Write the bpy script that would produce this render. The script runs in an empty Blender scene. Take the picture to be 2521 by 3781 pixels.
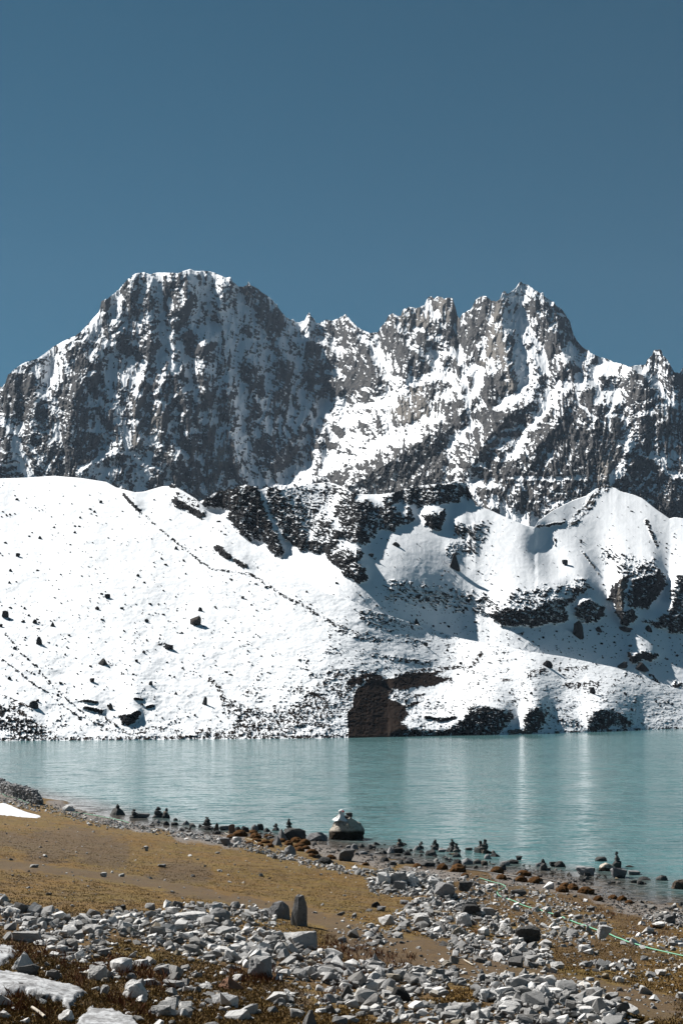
import bpy, bmesh, math, random, os
import numpy as np
from mathutils import Vector, Matrix

random.seed(7); rng = np.random.default_rng(7)
C = bpy.context.scene.collection
F = 5251.0; CX = 1260.5; VH = 2600.0; CAMH = 14.0          # photo focal length, centre column, horizon row (photo pixels)

# ------------------------------------------------------------------ noise
def _h(ix, iy, s):
    n = (ix.astype(np.int64)*374761393 + iy.astype(np.int64)*668265263 + s*974634777) & 0x7fffffff
    n = ((n ^ (n >> 13))*1274126177) & 0x7fffffff
    n = ((n ^ (n >> 15))*461845907) & 0x7fffffff
    return (n ^ (n >> 14)).astype(np.float64)/0x7fffffff
def noise(x, y, s=0):
    x = np.asarray(x, float); y = np.asarray(y, float)
    ix = np.floor(x); iy = np.floor(y); fx = x-ix; fy = y-iy
    def g(ax, ay):
        a = _h(ix+ax, iy+ay, s)*6.2831853
        return np.cos(a)*(fx-ax) + np.sin(a)*(fy-ay)
    ux = fx*fx*fx*(fx*(fx*6-15)+10); uy = fy*fy*fy*(fy*(fy*6-15)+10)
    a = g(0,0)*(1-ux)+g(1,0)*ux; b = g(0,1)*(1-ux)+g(1,1)*ux
    return (a*(1-uy)+b*uy)*1.5
def fbm(x, y, s=0, o=4, gain=.5):
    t = 0; a = 1; n = 0
    for k in range(o):
        t = t + a*noise(x*2**k+17.3*k, y*2**k-9.1*k, s+k); n += a; a *= gain
    return t/n
def ridged(x, y, s=0, o=4, gain=.5):
    t = 0; a = 1; n = 0
    for k in range(o):
        t = t + a*(1-2*np.abs(noise(x*2**k+5.3*k, y*2**k-3.7*k, s+k))); n += a; a *= gain
    return t/n            # about -1..1, sharp crests at 1

# ------------------------------------------------------------------ helpers
def mesh_obj(name, co, faces, mat=None, parent=None, smooth=True, attrs=None, link=True):
    me = bpy.data.meshes.new(name)
    co = np.asarray(co, np.float32); faces = np.asarray(faces, np.int32)
    k = faces.shape[1]
    me.vertices.add(len(co)); me.vertices.foreach_set('co', co.ravel())
    me.loops.add(faces.size); me.loops.foreach_set('vertex_index', faces.ravel())
    me.polygons.add(len(faces))
    me.polygons.foreach_set('loop_start', np.arange(len(faces), dtype=np.int32)*k)
    me.polygons.foreach_set('loop_total', np.full(len(faces), k, np.int32))
    me.polygons.foreach_set('use_smooth', np.full(len(faces), smooth, bool))
    me.update(calc_edges=True)
    for n, v in (attrs or {}).items():
        a = me.attributes.new(n, 'FLOAT', 'POINT'); a.data.foreach_set('value', np.asarray(v, np.float32).ravel())
    if mat: me.materials.append(mat)
    o = bpy.data.objects.new(name, me)
    if link: C.objects.link(o)
    if parent: o.parent = parent
    return o
def tag(o, label=None, cat=None, group=None, kind=None):
    if label: o['label'] = label
    if cat: o['category'] = cat
    if group: o['group'] = group
    if kind: o['kind'] = kind
    return o
def grid_faces(nr, nc):
    i = np.arange(nr*nc).reshape(nr, nc)
    return np.stack([i[:-1,:-1], i[:-1,1:], i[1:,1:], i[1:,:-1]], -1).reshape(-1, 4)
def smoothstep(a, b, x):
    t = np.clip((x-a)/(b-a), 0, 1); return t*t*(3-2*t)
def poly_dist(U, V, pts):
    d = np.full(U.shape, 1e9)
    if len(pts) == 1: return np.hypot(U-pts[0][0], V-pts[0][1])
    for (ax, ay), (bx, by) in zip(pts[:-1], pts[1:]):
        dx, dy = bx-ax, by-ay; L = dx*dx+dy*dy+1e-9
        t = np.clip(((U-ax)*dx+(V-ay)*dy)/L, 0, 1)
        d = np.minimum(d, np.hypot(U-ax-t*dx, V-ay-t*dy))
    return d
def inside(px_, py_, poly):
    r = np.zeros(px_.shape, bool); n = len(poly)
    for i in range(n):
        (x1, y1), (x2, y2) = poly[i], poly[(i+1) % n]
        r ^= ((y1 > py_) != (y2 > py_)) & (px_ < (x2-x1)*(py_-y1)/(y2-y1+1e-9)+x1)
    return r
def stroke_w(U, V, pts, w, soft=.45):
    """weight 0..1 of a traced stroke of half width w; returns (flat index, weight)"""
    xs = [p[0] for p in pts]; ys = [p[1] for p in pts]; m = abs(w)*1.9+4
    idx = np.nonzero((U > min(xs)-m) & (U < max(xs)+m) & (V > min(ys)-m) & (V < max(ys)+m))[0]
    if len(idx) == 0: return idx, np.zeros(0)
    if w < 0:      # closed outline; |w| = width of the fading edge
        d = poly_dist(U[idx], V[idx], pts+[pts[0]]); d = np.where(inside(U[idx], V[idx], pts), d, -d)
        return idx, smoothstep(w, -w, d)
    d = poly_dist(U[idx], V[idx], pts)
    return idx, 1-smoothstep(1-soft, 1+soft, d/w)

# ------------------------------------------------------------------ materials
def new_mat(name):
    m = bpy.data.materials.new(name); m.use_nodes = True
    nt = m.node_tree; nt.nodes.clear()
    out = nt.nodes.new('ShaderNodeOutputMaterial'); b = nt.nodes.new('ShaderNodeBsdfPrincipled')
    nt.links.new(b.outputs[0], out.inputs[0])
    return m, nt, b
class NT:
    def __init__(s, nt): s.nt = nt
    def n(s, t, **kw):
        x = s.nt.nodes.new(t)
        for k, v in kw.items(): setattr(x, k, v)
        return x
    def l(s, a, b): s.nt.links.new(a, b)
    def coord(s, scale=(1,1,1), rot=(0,0,0), kind='Object'):
        t = s.n('ShaderNodeTexCoord'); m = s.n('ShaderNodeMapping')
        m.inputs['Scale'].default_value = scale; m.inputs['Rotation'].default_value = rot
        s.l(t.outputs[kind], m.inputs['Vector']); return m.outputs[0]
    def noise(s, vec, scale, detail=4, rough=.55, dist=0):
        x = s.n('ShaderNodeTexNoise'); x.inputs['Scale'].default_value = scale; x.inputs['Detail'].default_value = detail
        x.inputs['Roughness'].default_value = rough; x.inputs['Distortion'].default_value = dist
        s.l(vec, x.inputs['Vector']); return x.outputs['Fac']
    def math(s, op, a, b=None, c=None, clamp=False):
        x = s.n('ShaderNodeMath', operation=op); x.use_clamp = clamp
        for i, v in enumerate((a, b, c)):
            if v is None: continue
            if isinstance(v, (int, float)): x.inputs[i].default_value = v
            else: s.l(v, x.inputs[i])
        return x.outputs[0]
    def rng(s, v, a, b, c=0, d=1):
        x = s.n('ShaderNodeMapRange'); x.interpolation_type = 'SMOOTHSTEP'
        s.l(v, x.inputs[0])
        for i, q in enumerate((a, b, c, d)): x.inputs[i+1].default_value = q
        return x.outputs[0]
    def mix(s, f, a, b):
        x = s.n('ShaderNodeMix', data_type='RGBA')
        if isinstance(f, (int, float)): x.inputs[0].default_value = f
        else: s.l(f, x.inputs[0])
        for i, v in ((6, a), (7, b)):
            if isinstance(v, tuple): x.inputs[i].default_value = (*v, 1) if len(v) == 3 else v
            else: s.l(v, x.inputs[i])
        return x.outputs[2]
    def attr(s, name):
        x = s.n('ShaderNodeAttribute'); x.attribute_name = name; return x.outputs['Fac']
    def bump(s, h, dist, strength=1.0, normal=None):
        x = s.n('ShaderNodeBump'); x.inputs['Distance'].default_value = dist; x.inputs['Strength'].default_value = strength
        s.l(h, x.inputs['Height'])
        if normal: s.l(normal, x.inputs['Normal'])
        return x.outputs[0]

def terrain_mat(name, rock_a, rock_b, light, earth, px, snowcol=(.76,.785,.82), amp=.55, bumpm=1.0):
    """px = metres per photo pixel at the distance of this slope"""
    m, nt, b = new_mat(name); N = NT(nt)
    co = N.coord((1,1,1)); cs = N.coord((1,1,.38), (0,.25,0)); cl = N.coord((.25,.25,1.5), (0,.22,0))
    n1 = N.noise(cs, 1/(px*16), 6, .68); n2 = N.noise(co, 1/(px*5), 5, .65); nl = N.noise(cl, 1/(px*12), 4, .6)
    mixn = N.math('ADD', N.math('MULTIPLY', n1, .4), N.math('ADD', N.math('MULTIPLY', n2, .35), N.math('MULTIPLY', nl, .25)))
    s = N.math('ADD', N.attr('snow'), N.math('MULTIPLY', N.math('SUBTRACT', mixn, .5), amp*7))
    mask = N.rng(s, .44, .56)
    rock = N.mix(N.rng(n1, .35, .65), rock_a, rock_b)
    rock = N.mix(N.rng(N.attr('tint'), .9, 1.0), rock, light) if False else rock
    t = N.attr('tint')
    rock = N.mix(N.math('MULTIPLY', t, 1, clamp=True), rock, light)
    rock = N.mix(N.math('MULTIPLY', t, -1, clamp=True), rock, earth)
    fine = N.noise(co, 1/(px*2.2), 4, .7)
    rock = N.mix(N.rng(fine, .3, .7, 0, .55), rock, N.mix(.5, rock, (.01,.01,.01)))
    snow = N.mix(N.rng(n2, .3, .7), snowcol, tuple(c*.96 for c in snowcol))
    N.l(N.mix(mask, rock, snow), b.inputs['Base Color'])
    b.inputs['Roughness'].default_value = .9
    b.inputs['Specular IOR Level'].default_value = .02
    h = N.math('ADD', N.math('MULTIPLY', N.math('MULTIPLY', N.math('ADD', n2, fine), N.math('MULTIPLY_ADD', N.math('MULTIPLY', t, -1, clamp=True), -.4, 1.0)), N.math('SUBTRACT', 1.15, mask)), N.math('MULTIPLY', mask, .6))
    N.l(N.bump(h, px*2.2*bumpm, .8), b.inputs['Normal'])
    return m

# ------------------------------------------------------------------ far terrain: relief slopes built from the foot upwards
def tps(pts, U, V, s=1000.):
    P = np.array(pts, float); x = P[:,0]/s; y = P[:,1]/s; z = P[:,2]; n = len(P)
    def K(r2): return r2*np.log(r2+1e-9)
    A = np.zeros((n+3, n+3)); A[:n,:n] = K((x[:,None]-x)**2+(y[:,None]-y)**2)+np.eye(n)*1e-3
    A[:n,n] = 1; A[:n,n+1] = x; A[:n,n+2] = y; A[n:,:n] = A[:n,n:].T
    w = np.linalg.solve(A, np.r_[z, 0,0,0])
    out = w[n]+w[n+1]*U/s+w[n+2]*V/s
    for k in range(n): out = out+w[k]*K((U/s-x[k])**2+(V/s-y[k])**2)
    return out

LAYERS = {}
def relief(name, sky, bottom, ybase, strokes, T0, S0, step=2.6, urange=(-220, 2740), relax=1/160., warp=10., jag=2.0,
           detail=None, mat=None, foldback=60.):
    us = np.arange(urange[0], urange[1], step)
    sk = np.interp(us, [p[0] for p in sky], [p[1] for p in sky])
    sk = sk - jag*np.clip(ridged(us/14., us*0+3.3, 91, 3), -1, 1)*np.interp(us, [p[0] for p in sky], [p[2] if len(p) > 2 else 1 for p in sky])
    bo = np.interp(us, [p[0] for p in bottom], [p[1] for p in bottom])
    nr = int(np.max(bo-sk)/step)+2
    t = np.linspace(0, 1, nr)[:, None]
    V = bo[None]*(1-t)+sk[None]*t; U = np.broadcast_to(us[None], V.shape)
    wu = U + warp*fbm(U/38., V/38., 11, 4, .6)*1.6; wv = V + warp*fbm(U/38., V/38., 23, 4, .6)*1.6
    fu, fv = wu.ravel(), wv.ravel()
    T = np.full(fu.shape, 1.)*(T0(U, V).ravel() if callable(T0) else T0)
    S = np.full(fu.shape, 1.)*(S0(U, V).ravel() if callable(S0) else S0)
    TI = np.zeros(fu.shape)
    for kind, w, pts in strokes:
        tt, ss, ti = kind
        if ti == -1 and 0 < w < 15: ss = max(ss, .45)
        if ti == -1 and -8 < w < 0: ss = -.35
        scale = 1.0 if abs(w) > 9 or w < 0 else 0
        idx, wt = stroke_w(fu, fv, pts, w, detail.get('soft', .6)) if scale else stroke_w(U.ravel()*.6+fu*.4, V.ravel()*.6+fv*.4, pts, w)
        if tt is not None: T[idx] += (tt-T[idx])*wt
        S[idx] += (ss-S[idx])*wt; TI[idx] += (ti-TI[idx])*wt
    T = T.reshape(V.shape); S = S.reshape(V.shape); TI = TI.reshape(V.shape)
    # broken edges: ledges, chutes and patches decide both where snow lies and how steep the ground is
    sn = detail['sn']; k = detail.get('nk', 1.)
    q = (U*detail.get('strata', .35)+V)
    wa, wb, wc, wd = detail.get('wts', (.6, .3, .3, .4)); dip = detail.get('dip', .45); kk_ = 1/math.hypot(1, dip)
    along = (U+dip*V)*kk_; across = (V-dip*U)*kk_                       # rock beds dip to one side
    fan = U+detail.get('fan', 0)*(V-1000)*fbm(U/300., V/900., 61, 2)+10*k*fbm(U/45., V/70., 63, 3)
    thin = ridged(fan/(24*k), V/(150*k), 43, 3, .55); thin2 = ridged(fan/(9*k), V/(60*k), 45, 2, .5)
    bed = ridged(along/(60*k)+.4*fbm(U/50., V/50., 8), (across+8*fbm(U/40., V/40., 7))/(11*k), 37, 3, .6)
    dn = wa*fbm(U/(20*k), V/(30*k), 31, 5, .70)*1.6+wb*bed+wc*(.55+.9*smoothstep(-.25, .35, fbm(U/150., V/110., 67, 2)))*(1.5*np.clip(thin, -.3, 1)+.6*thin2-.45)+wd*fbm(U/(7*k), V/(8*k), 47, 3, .75)*1.7
    dn = (dn-dn.mean())*(.42/dn.std())
    win = sn*(1-smoothstep(.82, 1.02, S)*detail.get('clean', .85))*(.45+.55*smoothstep(-.3, .25, S))
    T = T*np.exp(-detail['tn']*np.clip(dn, -1.3, 1.3)*np.clip(win/sn-.12, .02, 1))
    S = S + win*dn
    YB = ybase(U, V)
    Y = np.empty_like(V); Y[0] = YB[0]
    E = (VH-V)/F
    for j in range(1, nr):
        dv = V[j-1]-V[j]
        g = Y[j-1]/(F*np.maximum(T[j]-E[j], .13))
        Y[j] = Y[j-1]+dv*(g+relax*(YB[j]-Y[j-1]))
        y = Y[j]-YB[j]; m = np.pad(y, 3, 'edge'); n = len(y)
        m = sum(m[q:q+n]*wq for q, wq in zip(range(7), (.05,.1,.2,.3,.2,.1,.05))); sw = smoothstep(.1, .9, S[j])*.8+.08; Y[j] = YB[j]+y*(1-sw)+m*sw
    D = Y-YB; sm = np.clip(smoothstep(.3, .9, S), 0, 1)
    def blur(A, r):
        P = np.pad(A, ((0,0),(r,r)), 'edge').cumsum(1); P = np.pad(P, ((0,0),(1,0)))
        return (P[:,2*r+1:]-P[:,:-2*r-1])/(2*r+1)
    br = detail.get('blur', 6); sm = blur(sm, 3)*.9
    for _ in range(2): D = D*(1-sm)+blur(D, br)*sm
    Y = YB+D
    rockw = 1-smoothstep(.25, .85, S)
    rockw = rockw*(1-.5*np.clip(-TI, 0, 1))
    for (amp, w, pts) in detail.get('ribs', []):
        i = (U > min(p[0] for p in pts)-w) & (U < max(p[0] for p in pts)+w) & (V > min(p[1] for p in pts)-w) & (V < max(p[1] for p in pts)+w)
        d = poly_dist(wu.reshape(V.shape)[i]*1.0, wv.reshape(V.shape)[i], pts)
        Y[i] -= amp*np.clip(1-d/w, 0, 1)
    for (amp, su, sv, seed, kind, sr) in detail['disp']:
        q = (V-2000)*detail.get('lean', 0)
        if kind == 'g': Y = Y+amp*(thin+.5*thin2)*(sr+(1-sr)*rockw); continue
        if kind == 's': Y = Y-amp*bed*(sr+(1-sr)*rockw); continue
        n = ridged((U+q)/su+.6*fbm(U/su/2, V/sv, seed+5), V/sv, seed, 3) if kind == 'r' else fbm(U/su, V/sv, seed, 4, .6)*1.5
        Y = Y-amp*n*(sr+(1-sr)*rockw)
    X = (U-CX)/F*Y; Z = CAMH+E*Y
    # snow settles where the finished surface lies back, slides off where it stands up
    Pn = np.stack([X, Y, Z], -1); a_ = np.gradient(Pn, axis=0); b_ = np.gradient(Pn, axis=1); nn = np.cross(b_, a_); nn /= np.maximum(np.linalg.norm(nn, axis=2, keepdims=True), 1e-9)
    nz = np.abs(nn[..., 2])
    def blur2(A, r):
        for ax in (0, 1):
            P = np.pad(A, [(r+1, r) if q == ax else (0, 0) for q in (0, 1)], 'edge').cumsum(ax)
            A = (np.take(P, range(2*r+1, P.shape[ax]), ax)-np.take(P, range(0, P.shape[ax]-2*r-1), ax))/(2*r+1)
        return A
    nz = blur2(nz, 1); hp = nz-blur2(nz, 14); sd = np.sqrt(blur2(hp*hp, 30))+.02; kz = detail.get('nz', .2)
    S = S+kz*np.clip(hp/sd, -1.8, 1.8)*(1-.8*smoothstep(.85, 1.05, S))*(TI > -.5)
    # roll the crest over to a hidden back slope
    k = np.arange(1, 5)[:, None]
    Xb = X[-1]+0*k; Yb = Y[-1]+foldback*k*k*.4; Zb = Z[-1]-foldback*.5*(k*k*.4)
    X = np.vstack([X, Xb*(Yb/Y[-1])]); Yf = np.vstack([Y, Yb]); Z = np.vstack([Z, Zb])
    S2 = np.vstack([S, np.repeat(S[-1:], 4, 0)]); T2 = np.vstack([TI, np.repeat(TI[-1:], 4, 0)])
    co = np.stack([X, Yf, Z], -1).reshape(-1, 3)
    o = mesh_obj(name, co, grid_faces(*X.shape), mat, smooth=True, attrs={'snow': S2, 'tint': T2})
    LAYERS[name] = (us, V, Y, S)
    return o
def layer_point(name, u, v):
    us, V, Y, S = LAYERS[name]
    c = int(np.clip(np.searchsorted(us, u), 1, len(us)-1))
    y = np.interp(-v, -V[:, c], Y[:, c])
    return np.array([(u-CX)/F*y, y, CAMH+(VH-v)/F*y])

def parse(s):
    out = []
    for line in s.strip().splitlines():
        for ent in line.split(';'):
            ent = ent.strip()
            if not ent: continue
            k, w, p = ent.split(None, 2)
            out.append((k, float(w), [tuple(map(float, q.split(','))) for q in p.split()]))
    return out
# ------------------------------------------------------------------ the mountain
SKY1 = [(-300,1470),(0,1428),(10,1432),(22,1415),(30,1387),(65,1357),(90,1342),(140,1325,.5),(165,1307,.3),(200,1280,.3),(235,1260,.3),(280,1240,.4),(300,1225),(320,1205,.5),(345,1175,.4),(367,1152,.4),(375,1115),(400,1102),(427,1082),(452,1057),(470,1035),(500,1011,.5),(535,1006,.5),(555,1014,.3),(580,1007,.3),(620,1007,.3),(660,1009,.3),(675,1002,.3),(702,994,.3),(720,1001,.3),(765,1001,.3),(790,1007,.3),(835,1026,.3),(852,1025),(865,1045),(880,1060),(900,1060),(912,1055),(917,1042),(927,1055),(950,1067),(970,1082),(1000,1105),(1025,1130),(1040,1155),(1060,1175),(1075,1185),(1082,1179),(1092,1192),(1105,1192),(1125,1185),(1137,1160),(1142,1156),(1150,1170),(1157,1176),(1165,1190),(1175,1197),(1190,1190),(1205,1182),(1225,1187),(1245,1180),(1270,1167),(1275,1160),(1285,1172),(1295,1185),(1320,1210),(1340,1220,.4),(1365,1230,.3),(1395,1227,.4),(1405,1210),(1425,1187),(1435,1165),(1450,1159),(1470,1170),(1480,1167),(1485,1147),(1510,1136),(1540,1140),(1565,1130),(1580,1100),(1592,1096),(1600,1105),(1615,1097),(1630,1100),(1640,1107),(1657,1099),(1670,1102),(1675,1120),(1680,1135),(1687,1165),(1695,1177),(1705,1162),(1740,1142),(1755,1107),(1775,1097),(1795,1095),(1810,1110),(1830,1115),(1845,1105),(1855,1080),(1862,1075),(1870,1087),(1877,1085),(1902,1067),(1912,1050),(1924,1040),(1929,1050),(1942,1052),(1952,1057),(1977,1075),(1994,1085),(2002,1080),(2009,1097),(2032,1112),(2044,1117),(2052,1132),(2072,1142),(2087,1165),(2104,1190),(2109,1215),(2117,1240),(2132,1265),(2152,1285),(2167,1292),(2187,1310),(2217,1322),(2242,1327),(2267,1340),(2302,1347),(2319,1357),(2342,1350,.5),(2382,1347,.5),(2387,1330),(2407,1312),(2409,1297),(2432,1291),(2442,1297),(2444,1312),(2462,1330),(2474,1352),(2487,1375),(2509,1380),(2517,1362),(2521,1360),(2560,1375),(2800,1420)]
SKY1 = [p if len(p) == 3 else (*p, 1.3) for p in SKY1]
KIND1 = {'L': (.55, .84, 0), 'S': (1.35, .78, 0), 'R': (3.2, .17, 0), 'K': (2.2, .22, .8), 'M': (1.3, .5, 0), 'W': (1.0, .95, 0)}  # K: sunlit rock faces, their brightness put into a lighter rock colour
ST1 = parse('''
S 30 560,1055 600,1110 615,1180 600,1260 607,1320; S 18 700,1010 735,1080 750,1130 720,1170; S 18 680,1230 680,1290 710,1350 705,1400 730,1470 755,1540 745,1600
S 60 790,1130 850,1200 890,1270; S 34 850,1030 910,1105 950,1180 960,1280 980,1355 995,1405 995,1480 995,1555
S 34 870,1380 880,1480 885,1580 900,1680 920,1760; S 30 1080,1400 1125,1450 1140,1500 1110,1540; S 22 960,1590 1020,1600 1100,1570
S 30 925,1780 1000,1750 1060,1720; S 24 365,1200 355,1260 350,1310 385,1360 400,1430 430,1505 460,1605 480,1680 530,1760; S 50 400,1340 470,1400 500,1360
S 34 550,1655 530,1730 525,1800; S 14 200,1480 210,1560 200,1660; S 20 30,1555 55,1630 85,1720 105,1760; S 14 440,1105 430,1150 400,1215
S 6 500,1260 500,1320; S 14 580,1345 600,1370; S 10 480,1400 490,1440; S 26 1110,1270 1080,1330 1100,1390
R 22 490,1090 480,1130; R 14 380,1135 395,1110; R 13 445,1205 425,1235; R 10 390,1180 390,1235; R 34 660,1055 695,1115 665,1150 650,1190; R 13 620,1050 620,1080
R 24 470,1290 540,1310 570,1270; R 26 260,1300 290,1345 250,1380; R 40 345,1365 310,1430 280,1470 300,1520 290,1590; R 34 40,1410 100,1420 30,1480 70,1530
R 34 75,1540 100,1600 140,1630; R 24 150,1500 165,1560; R 44 200,1690 250,1690 330,1640 280,1600; R 24 370,1520 410,1580; R 18 540,1410 540,1440
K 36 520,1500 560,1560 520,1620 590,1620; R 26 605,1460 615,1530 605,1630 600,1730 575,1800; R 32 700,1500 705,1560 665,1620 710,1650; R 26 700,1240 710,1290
R 26 735,1290 750,1360 755,1430 775,1490; R 11 665,1340 680,1400; R 13 655,1470 655,1490; R 32 915,1070 950,1110 990,1170 1030,1200; R 28 1000,1160 1010,1210
R 32 920,1380 945,1430; R 18 930,1490 935,1530; R 30 1055,1360 1050,1440; R 26 1035,1465 1030,1510; R 36 1120,1290 1200,1320 1140,1400 1200,1420 1255,1430
R 18 1170,1460 1165,1520; R 16 1130,1570 1140,1550; R 32 1075,1610 1080,1650; R 34 975,1650 1020,1640 1000,1710 1100,1710; R 34 765,1610 775,1680 840,1740 875,1780
K 30 840,1650 815,1690; R 22 845,1460 850,1540 820,1500; R 44 725,1760 800,1810 740,1810; R 9 910,1225 925,1235; R 20 130,1480 110,1500; R 26 160,1750 250,1740; R 24 660,1740 690,1790
R 30 0,1600 10,1700; R 30 20,1780 60,1790; K 22 790,1800 740,1840
L 12 165,1312 235,1268 285,1243; L 16 310,1215 345,1180 375,1155; L 26 150,1370 200,1355 190,1410 155,1460; L 8 505,1012 555,1014 600,1010 655,1012
L 9 690,1000 730,1006 790,1012 840,1028; L 16 350,1310 400,1265 415,1255; L 8 245,1290 320,1240; L 22 725,1215 780,1190 775,1240; L 14 615,1355 635,1340
L 8 695,1420 680,1445; L 6 310,1590 380,1590; L 9 350,1700 430,1665; L 12 300,1730 340,1715; L 12 350,1730 400,1735; L 10 690,1600 725,1590; L 10 660,1665 685,1680
L 7 365,1425 385,1440; L 5 330,1380 350,1370; L 6 420,1240 470,1190; L 5 520,1000 600,1030; L 5 590,1410 610,1400
R 30 1230,1195 1275,1195 1310,1230 1360,1310 1400,1360 1420,1400; R 34 1310,1330 1340,1410 1300,1380; R 22 1345,1465 1350,1490; R 46 1425,1200 1450,1280 1480,1320
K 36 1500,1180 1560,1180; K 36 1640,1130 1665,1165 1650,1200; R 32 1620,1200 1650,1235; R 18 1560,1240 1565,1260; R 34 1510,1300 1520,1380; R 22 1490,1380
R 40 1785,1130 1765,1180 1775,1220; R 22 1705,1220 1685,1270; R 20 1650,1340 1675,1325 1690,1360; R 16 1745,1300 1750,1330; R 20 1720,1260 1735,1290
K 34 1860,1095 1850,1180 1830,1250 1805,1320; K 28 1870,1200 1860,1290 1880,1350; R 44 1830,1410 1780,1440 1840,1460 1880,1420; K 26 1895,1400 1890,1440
R 42 1700,1520 1740,1530 1680,1570; K 34 1530,1450 1480,1510 1510,1540 1560,1500; R 60 1600,1620 1530,1680 1440,1720 1330,1790; R 60 1620,1700 1540,1760 1460,1790
R 20 1290,1740 1300,1780; R 24 1250,1760; R 22 1560,1640 1630,1600; R 50 1865,1510 1810,1555 1775,1620 1750,1680 1725,1745; R 22 1920,1490 1980,1510 1960,1540
R 64 2030,1590 2130,1640 2090,1690 2210,1590 2230,1640; R 48 2000,1650 2050,1720 2150,1750 2200,1720; R 46 2370,1480 2410,1450 2460,1520 2480,1560
R 38 2380,1560 2400,1620; R 38 2450,1650 2480,1630; R 28 2325,1390 2370,1420; R 42 1960,1170 2010,1200 2050,1260 2040,1330 2060,1370 2110,1360
R 26 1990,1130 2060,1160 2095,1210; R 16 2120,1260 2140,1290; R 34 2420,1330 2450,1370 2490,1400; R 28 2090,1470 2160,1450 2130,1520 2200,1500
R 40 2360,1740 2440,1760 2400,1790; R 34 2290,1790; K 24 2240,1700 2225,1760; R 24 1800,1740 1870,1750 2040,1740; R 18 1890,1785 2040,1790 2190,1780
R 26 1900,1850 1960,1830; R 20 1800,1800 1870,1840 1900,1870; R 12 2040,1838 2110,1830; R 30 2440,1860 2500,1850; R 40 2600,1500 2600,1700
S 28 1350,1240 1385,1280 1415,1330 1450,1405 1470,1430 1425,1460; S 22 1625,1260 1630,1290 1610,1330; S 8 1790,1250 1785,1320; S 8 1820,1125 1820,1150
S 44 1900,1100 1910,1200 1930,1300 1945,1370 1985,1440 2020,1440; S 28 1950,1260 1990,1310 2010,1380; S 20 1665,1640 1670,1700 1650,1750; S 16 1670,1615 1720,1590 1750,1565
S 14 2440,1440 2490,1500; S 24 2440,1700 2521,1700; S 9 1900,1762 2040,1768 2180,1758; S 20 1820,1850 1900,1900 2000,1930; S 16 2000,1880 2100,1850; W 36 1880,1930 2000,1940
L 10 1210,1270 1245,1282 1275,1295; L 12 1140,1240 1190,1260 1225,1280; L 10 1120,1195 1115,1210; L 13 1240,1370 1270,1390; L 9 1340,1437 1370,1440
L 32 1220,1530 1300,1530 1375,1510 1440,1480; L 36 1275,1555 1250,1620 1325,1620; L 18 1430,1540 1440,1580; L 22 1200,1500 1180,1560; L 14 1150,1560 1200,1580
R 12 1230,1580 1260,1600; R 12 1330,1570 1350,1600; R 16 1160,1650 1240,1650; M 20 1180,1680 1260,1670; M 14 1380,1560 1400,1620
L 30 1050,1780 1200,1730 1270,1715; L 24 1010,1785 1075,1745 1200,1710 1300,1695 1350,1665 1425,1620 1500,1595 1560,1570 1615,1545; L 16 1470,1640 1540,1610 1580,1580
R 12 1170,1790 1240,1745 1290,1730; L 8 1530,1215 1570,1218; L 13 1590,1145 1610,1165; L 16 1530,1285 1590,1310; L 18 1520,1410 1560,1405 1600,1385 1610,1340
L 14 1650,1300 1690,1290 1700,1340; L 19 1640,1390 1680,1400 1720,1410 1690,1430; L 20 1625,1460 1675,1450 1730,1460; L 18 1750,1360 1775,1380 1770,1415 1750,1440
L 24 1850,1490 1905,1460 1945,1430 1955,1465; L 6 1820,1510 1870,1480; L 22 2015,1480 2035,1460; L 14 2015,1490 2005,1525 1960,1575 1930,1610 1905,1660 1860,1700
L 22 2075,1425 2135,1395 2170,1410 2210,1430 2235,1460; L 32 2095,1300 2160,1340 2210,1360 2290,1370; L 24 2250,1440 2290,1450 2260,1480 2215,1480
L 9 2345,1530 2405,1520; L 10 2235,1530 2310,1540; L 11 2340,1360 2385,1375 2430,1420; L 20 2320,1650 2310,1700 2265,1765; L 11 2365,1675 2400,1680 2430,1700
L 11 2460,1745 2521,1750; L 10 1930,1115 1950,1065; L 20 1740,1775 1810,1785; L 5 1850,1590 1900,1585; L 5 1840,1620 1890,1625; L 5 1800,1660 1850,1650
L 5 1790,1640 1830,1610; L 4 2000,1560 2060,1565; L 5 2120,1480 2180,1530 2230,1560; M 12 2150,1560 2200,1545; L 5 1980,1150 2000,1165; L 5 2030,1210 2050,1190; L 4 2050,1150 2080,1170
''')
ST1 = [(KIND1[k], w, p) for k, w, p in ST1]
YB1 = [(-220,1900,2150),(-220,1450,2750),(0,1850,2250),(0,1430,2850),(500,1850,2450),(500,1010,3250),(900,1850,2600),(900,1450,3000),(900,1060,3400),
       (1200,1850,2550),(1200,1600,3000),(1200,1190,3600),(1450,1850,2250),(1450,1640,2600),(1450,1170,3400),(1700,1750,2250),(1700,1500,2700),(1700,1150,3370),
       (1920,1850,2050),(1920,1450,2720),(1920,1050,3380),(2150,1900,2000),(2150,1600,2450),(2150,1300,3180),(2400,1850,2150),(2400,1500,2700),(2400,1340,3180),
       (2740,1850,2350),(2740,1450,3250)]
def base1(U, V): return tps(YB1, U, V)
BOT1 = [(-300,1880),(700,1900),(1200,1870),(1650,1860),(1750,1960),(2100,1975),(2350,1930),(2800,2000)]
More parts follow.
